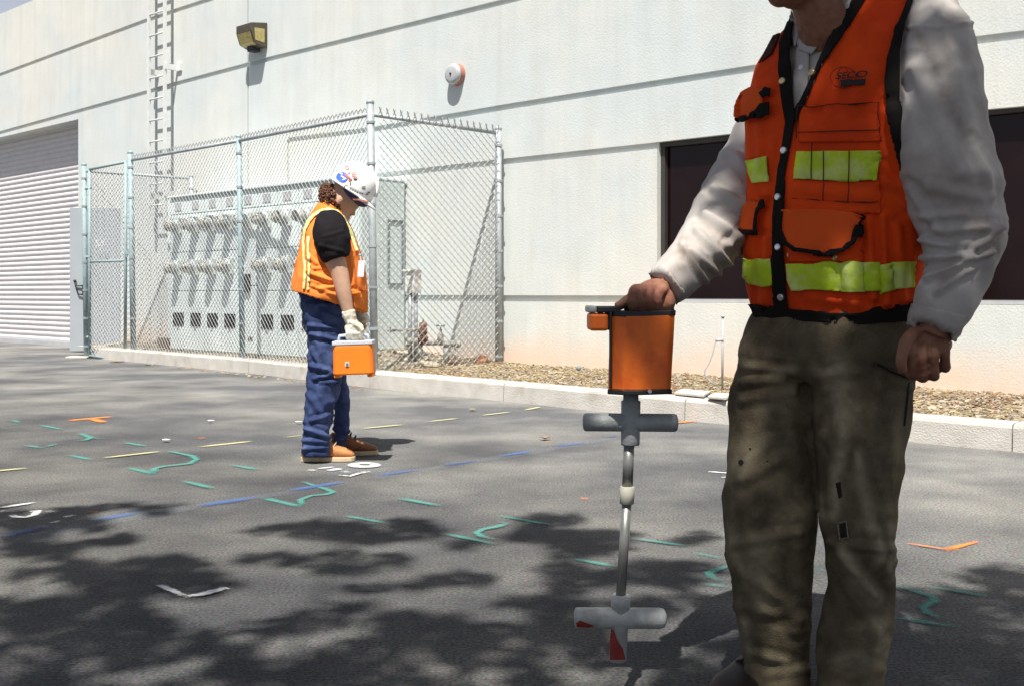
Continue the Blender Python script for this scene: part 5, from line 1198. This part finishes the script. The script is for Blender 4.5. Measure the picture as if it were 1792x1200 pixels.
# ------------------------------------------------------------------ shade tree behind the viewpoint
DARK = [(130, 895, 170, 10), (230, 890, 80, 8), (80, 925, 130, 20), (150, 940, 95, 14), (60, 955, 90, 14), (250, 982, 170, 16), (150, 1010, 160, 18), (300, 1025, 130, 24), (100, 1065, 170, 35), (250, 1090, 90, 22), (120, 1130, 170, 45), (300, 1150, 150, 24), (60, 1185, 120, 30),
        (545, 928, 85, 16), (640, 935, 60, 10), (570, 988, 80, 18), (480, 976, 80, 7), (490, 1092, 85, 20), (600, 1110, 120, 40), (420, 1165, 180, 30), (753, 915, 65, 8), (671, 935, 90, 12), (625, 981, 60, 16), (780, 967, 62, 20), (993, 928, 110, 28), (1015, 960, 80, 14),
        (1010, 1010, 105, 26), (760, 1015, 90, 16), (671, 1022, 80, 11), (850, 1035, 60, 9), (940, 1055, 70, 9), (640, 1060, 70, 10), (740, 1085, 100, 18), (900, 1110, 110, 22), (1000, 1090, 90, 28), (1153, 1003, 90, 24), (1214, 942, 42, 12), (1160, 1060, 80, 20), (750, 1150, 180, 40), (960, 1165, 170, 40), (1250, 1060, 60, 20), (1330, 1100, 90, 50),
        (1200, 1170, 120, 30), (1700, 1062, 155, 34), (1770, 1012, 60, 20), (1650, 1140, 180, 60), (1480, 1130, 130, 60), (1420, 1200, 200, 50), (1400, 1075, 80, 20), (1540, 1060, 80, 30)]
LIGHT = [(35, 980, 55, 14), (60, 1022, 50, 7), (380, 1080, 85, 12), (445, 1015, 50, 18), (430, 1112, 60, 10), (270, 1190, 75, 16), (510, 1158, 28, 11), (340, 1135, 30, 6), (850, 1088, 45, 13), (878, 1131, 45, 11), (690, 1046, 60, 10), (896, 1003, 42, 22), (671, 960, 60, 7), (1190, 1120, 58, 17), (1095, 1170, 28, 16), (778, 1180, 40, 14), (1240, 1104, 58, 20), (1090, 1216, 85, 20), (1585, 1130, 34, 13), (1550, 1112, 22, 9), (1300, 1058, 34, 9), (1440, 1178, 30, 15), (1318, 1204, 30, 14),
         (700, 1135, 30, 8), (1432, 1030, 14, 60), (1508, 1071, 22, 9), (1560, 1086, 16, 9), (1600, 1132, 22, 8), (1060, 1045, 50, 6), (620, 1078, 40, 7), (150, 1035, 50, 6), (160, 1100, 40, 6), (20, 1128, 30, 10)]
def shade(u, v):
    if v > 1215:
        return .92 if noise.noise(Vector((u * .006, v * .012, 3))) > -.28 else .1
    d = 0
    for a, b, c, e in DARK:
        q = ((u - a) / c) ** 2 + ((v - b) / e) ** 2
        if q < 1.05: d = max(d, 1.0 if q < .8 else .6)
    for a, b, c, e in LIGHT:
        if ((u - a) / c) ** 2 + ((v - b) / e) ** 2 < 1.0: return 0
    if d == 0 and v > 1100: d = .35
    return d
tree = thing('shade_tree', 'leafy broad tree standing behind the viewpoint whose crown dapples the asphalt', 'tree', (-2.6, -6.2, 0))
mb = MB(); nl = 0
random.seed(11)
def leafclump(c, r, n):
    for i in range(n):
        while True:
            q = Vector((RU(-1, 1), RU(-1, 1), RU(-1, 1)))
            if q.length < 1: break
        p = c + q * r; a = RU(0, 2 * pi); ax = Vector((cos(a), sin(a), RU(-.5, .5))).normalized(); ay = ZZ.cross(ax).normalized() + ZZ * RU(-.5, .5)
        L = RU(.035, .06); w = L * .42
        mb.add([p - ax * L, p + ay * w, p + ax * L, p - ay * w], [(0, 1, 2, 3)])
X0, X1, Y0, Y1 = -3.4, 3.6, .4, 4.9
st_ = .085; y = Y0; twigs = []
while y < Y1:
    x = X0
    while x < X1:
        gx = x + RU(-.03, .03); gy = y + RU(-.03, .03)
        if gy > .3:
            v = HV + F * HC / gy; u = CU + F * gx / gy; s_ = shade(u, v)
            gap = u < 1270 and (noise.noise(Vector((gx * 5.5, gy * 4.2, 1))) > .22 or noise.noise(Vector((gx * 11, gy * 9, 5))) > .36)
            if not gap and R() < s_:
                h = RU(6.4, 8.6) + .6 * noise.noise(Vector((gx, gy, 0))); c = Vector((gx - TX * h / TANE, gy - TY * h / TANE, h))
                leafclump(c, .085, 10); h2 = RU(4.9, 6.3); leafclump(Vector((gx - TX * h2 / TANE, gy - TY * h2 / TANE, h2)), .06, 6)
                if R() < .05: twigs.append(c)
        x += st_
    y += st_
# rest of the crown, outside the part that shades the picture
for i in range(2600):
    gx = RU(-6.5, 6); gy = RU(-4.5, .4); h = RU(5.6, 9.2)
    if ((gx + .6) / 6.5) ** 2 + ((gy - .5) / 5.2) ** 2 > 1: continue
    leafclump(Vector((gx - TX * h / TANE, gy - TY * h / TANE, h)), .2, 16)
obj('crown', mb, m_leaf, tree, recalc=False)
mb = MB(); base = Vector((-2.6, -6.2, 0)); fork = Vector((-2.3, -5.6, 3.2))
mb.tube([base, base + Vector((.05, .1, .3)), base + Vector((.1, .3, 1.6)), fork], [.30, .22, .19, .17], 14)
random.shuffle(twigs)
mains = [Vector((-2.2, -3.4, 6.6)), Vector((.2, -3.8, 6.8)), Vector((1.8, -3.0, 7.2)), Vector((-.6, -2.0, 7.3)), Vector((-3.2, -5.5, 7.6)), Vector((-1.2, -6.8, 7.4))]
for m_ in mains: mb.tube([fork, fork.lerp(m_, .5) + Vector((0, 0, .35)), m_], [.10, .065, .02], 8)
for t in twigs[:70]:
    m_ = min(mains, key=lambda q: (q - t).length); s0_ = fork.lerp(m_, .75) + Vector((0, 0, .2)); mb.tube([s0_, s0_.lerp(t, .5) + Vector((0, 0, .1)), t], [.02, .012, .004], 5)
obj('trunk', mb, m_bark, tree, smooth=True)
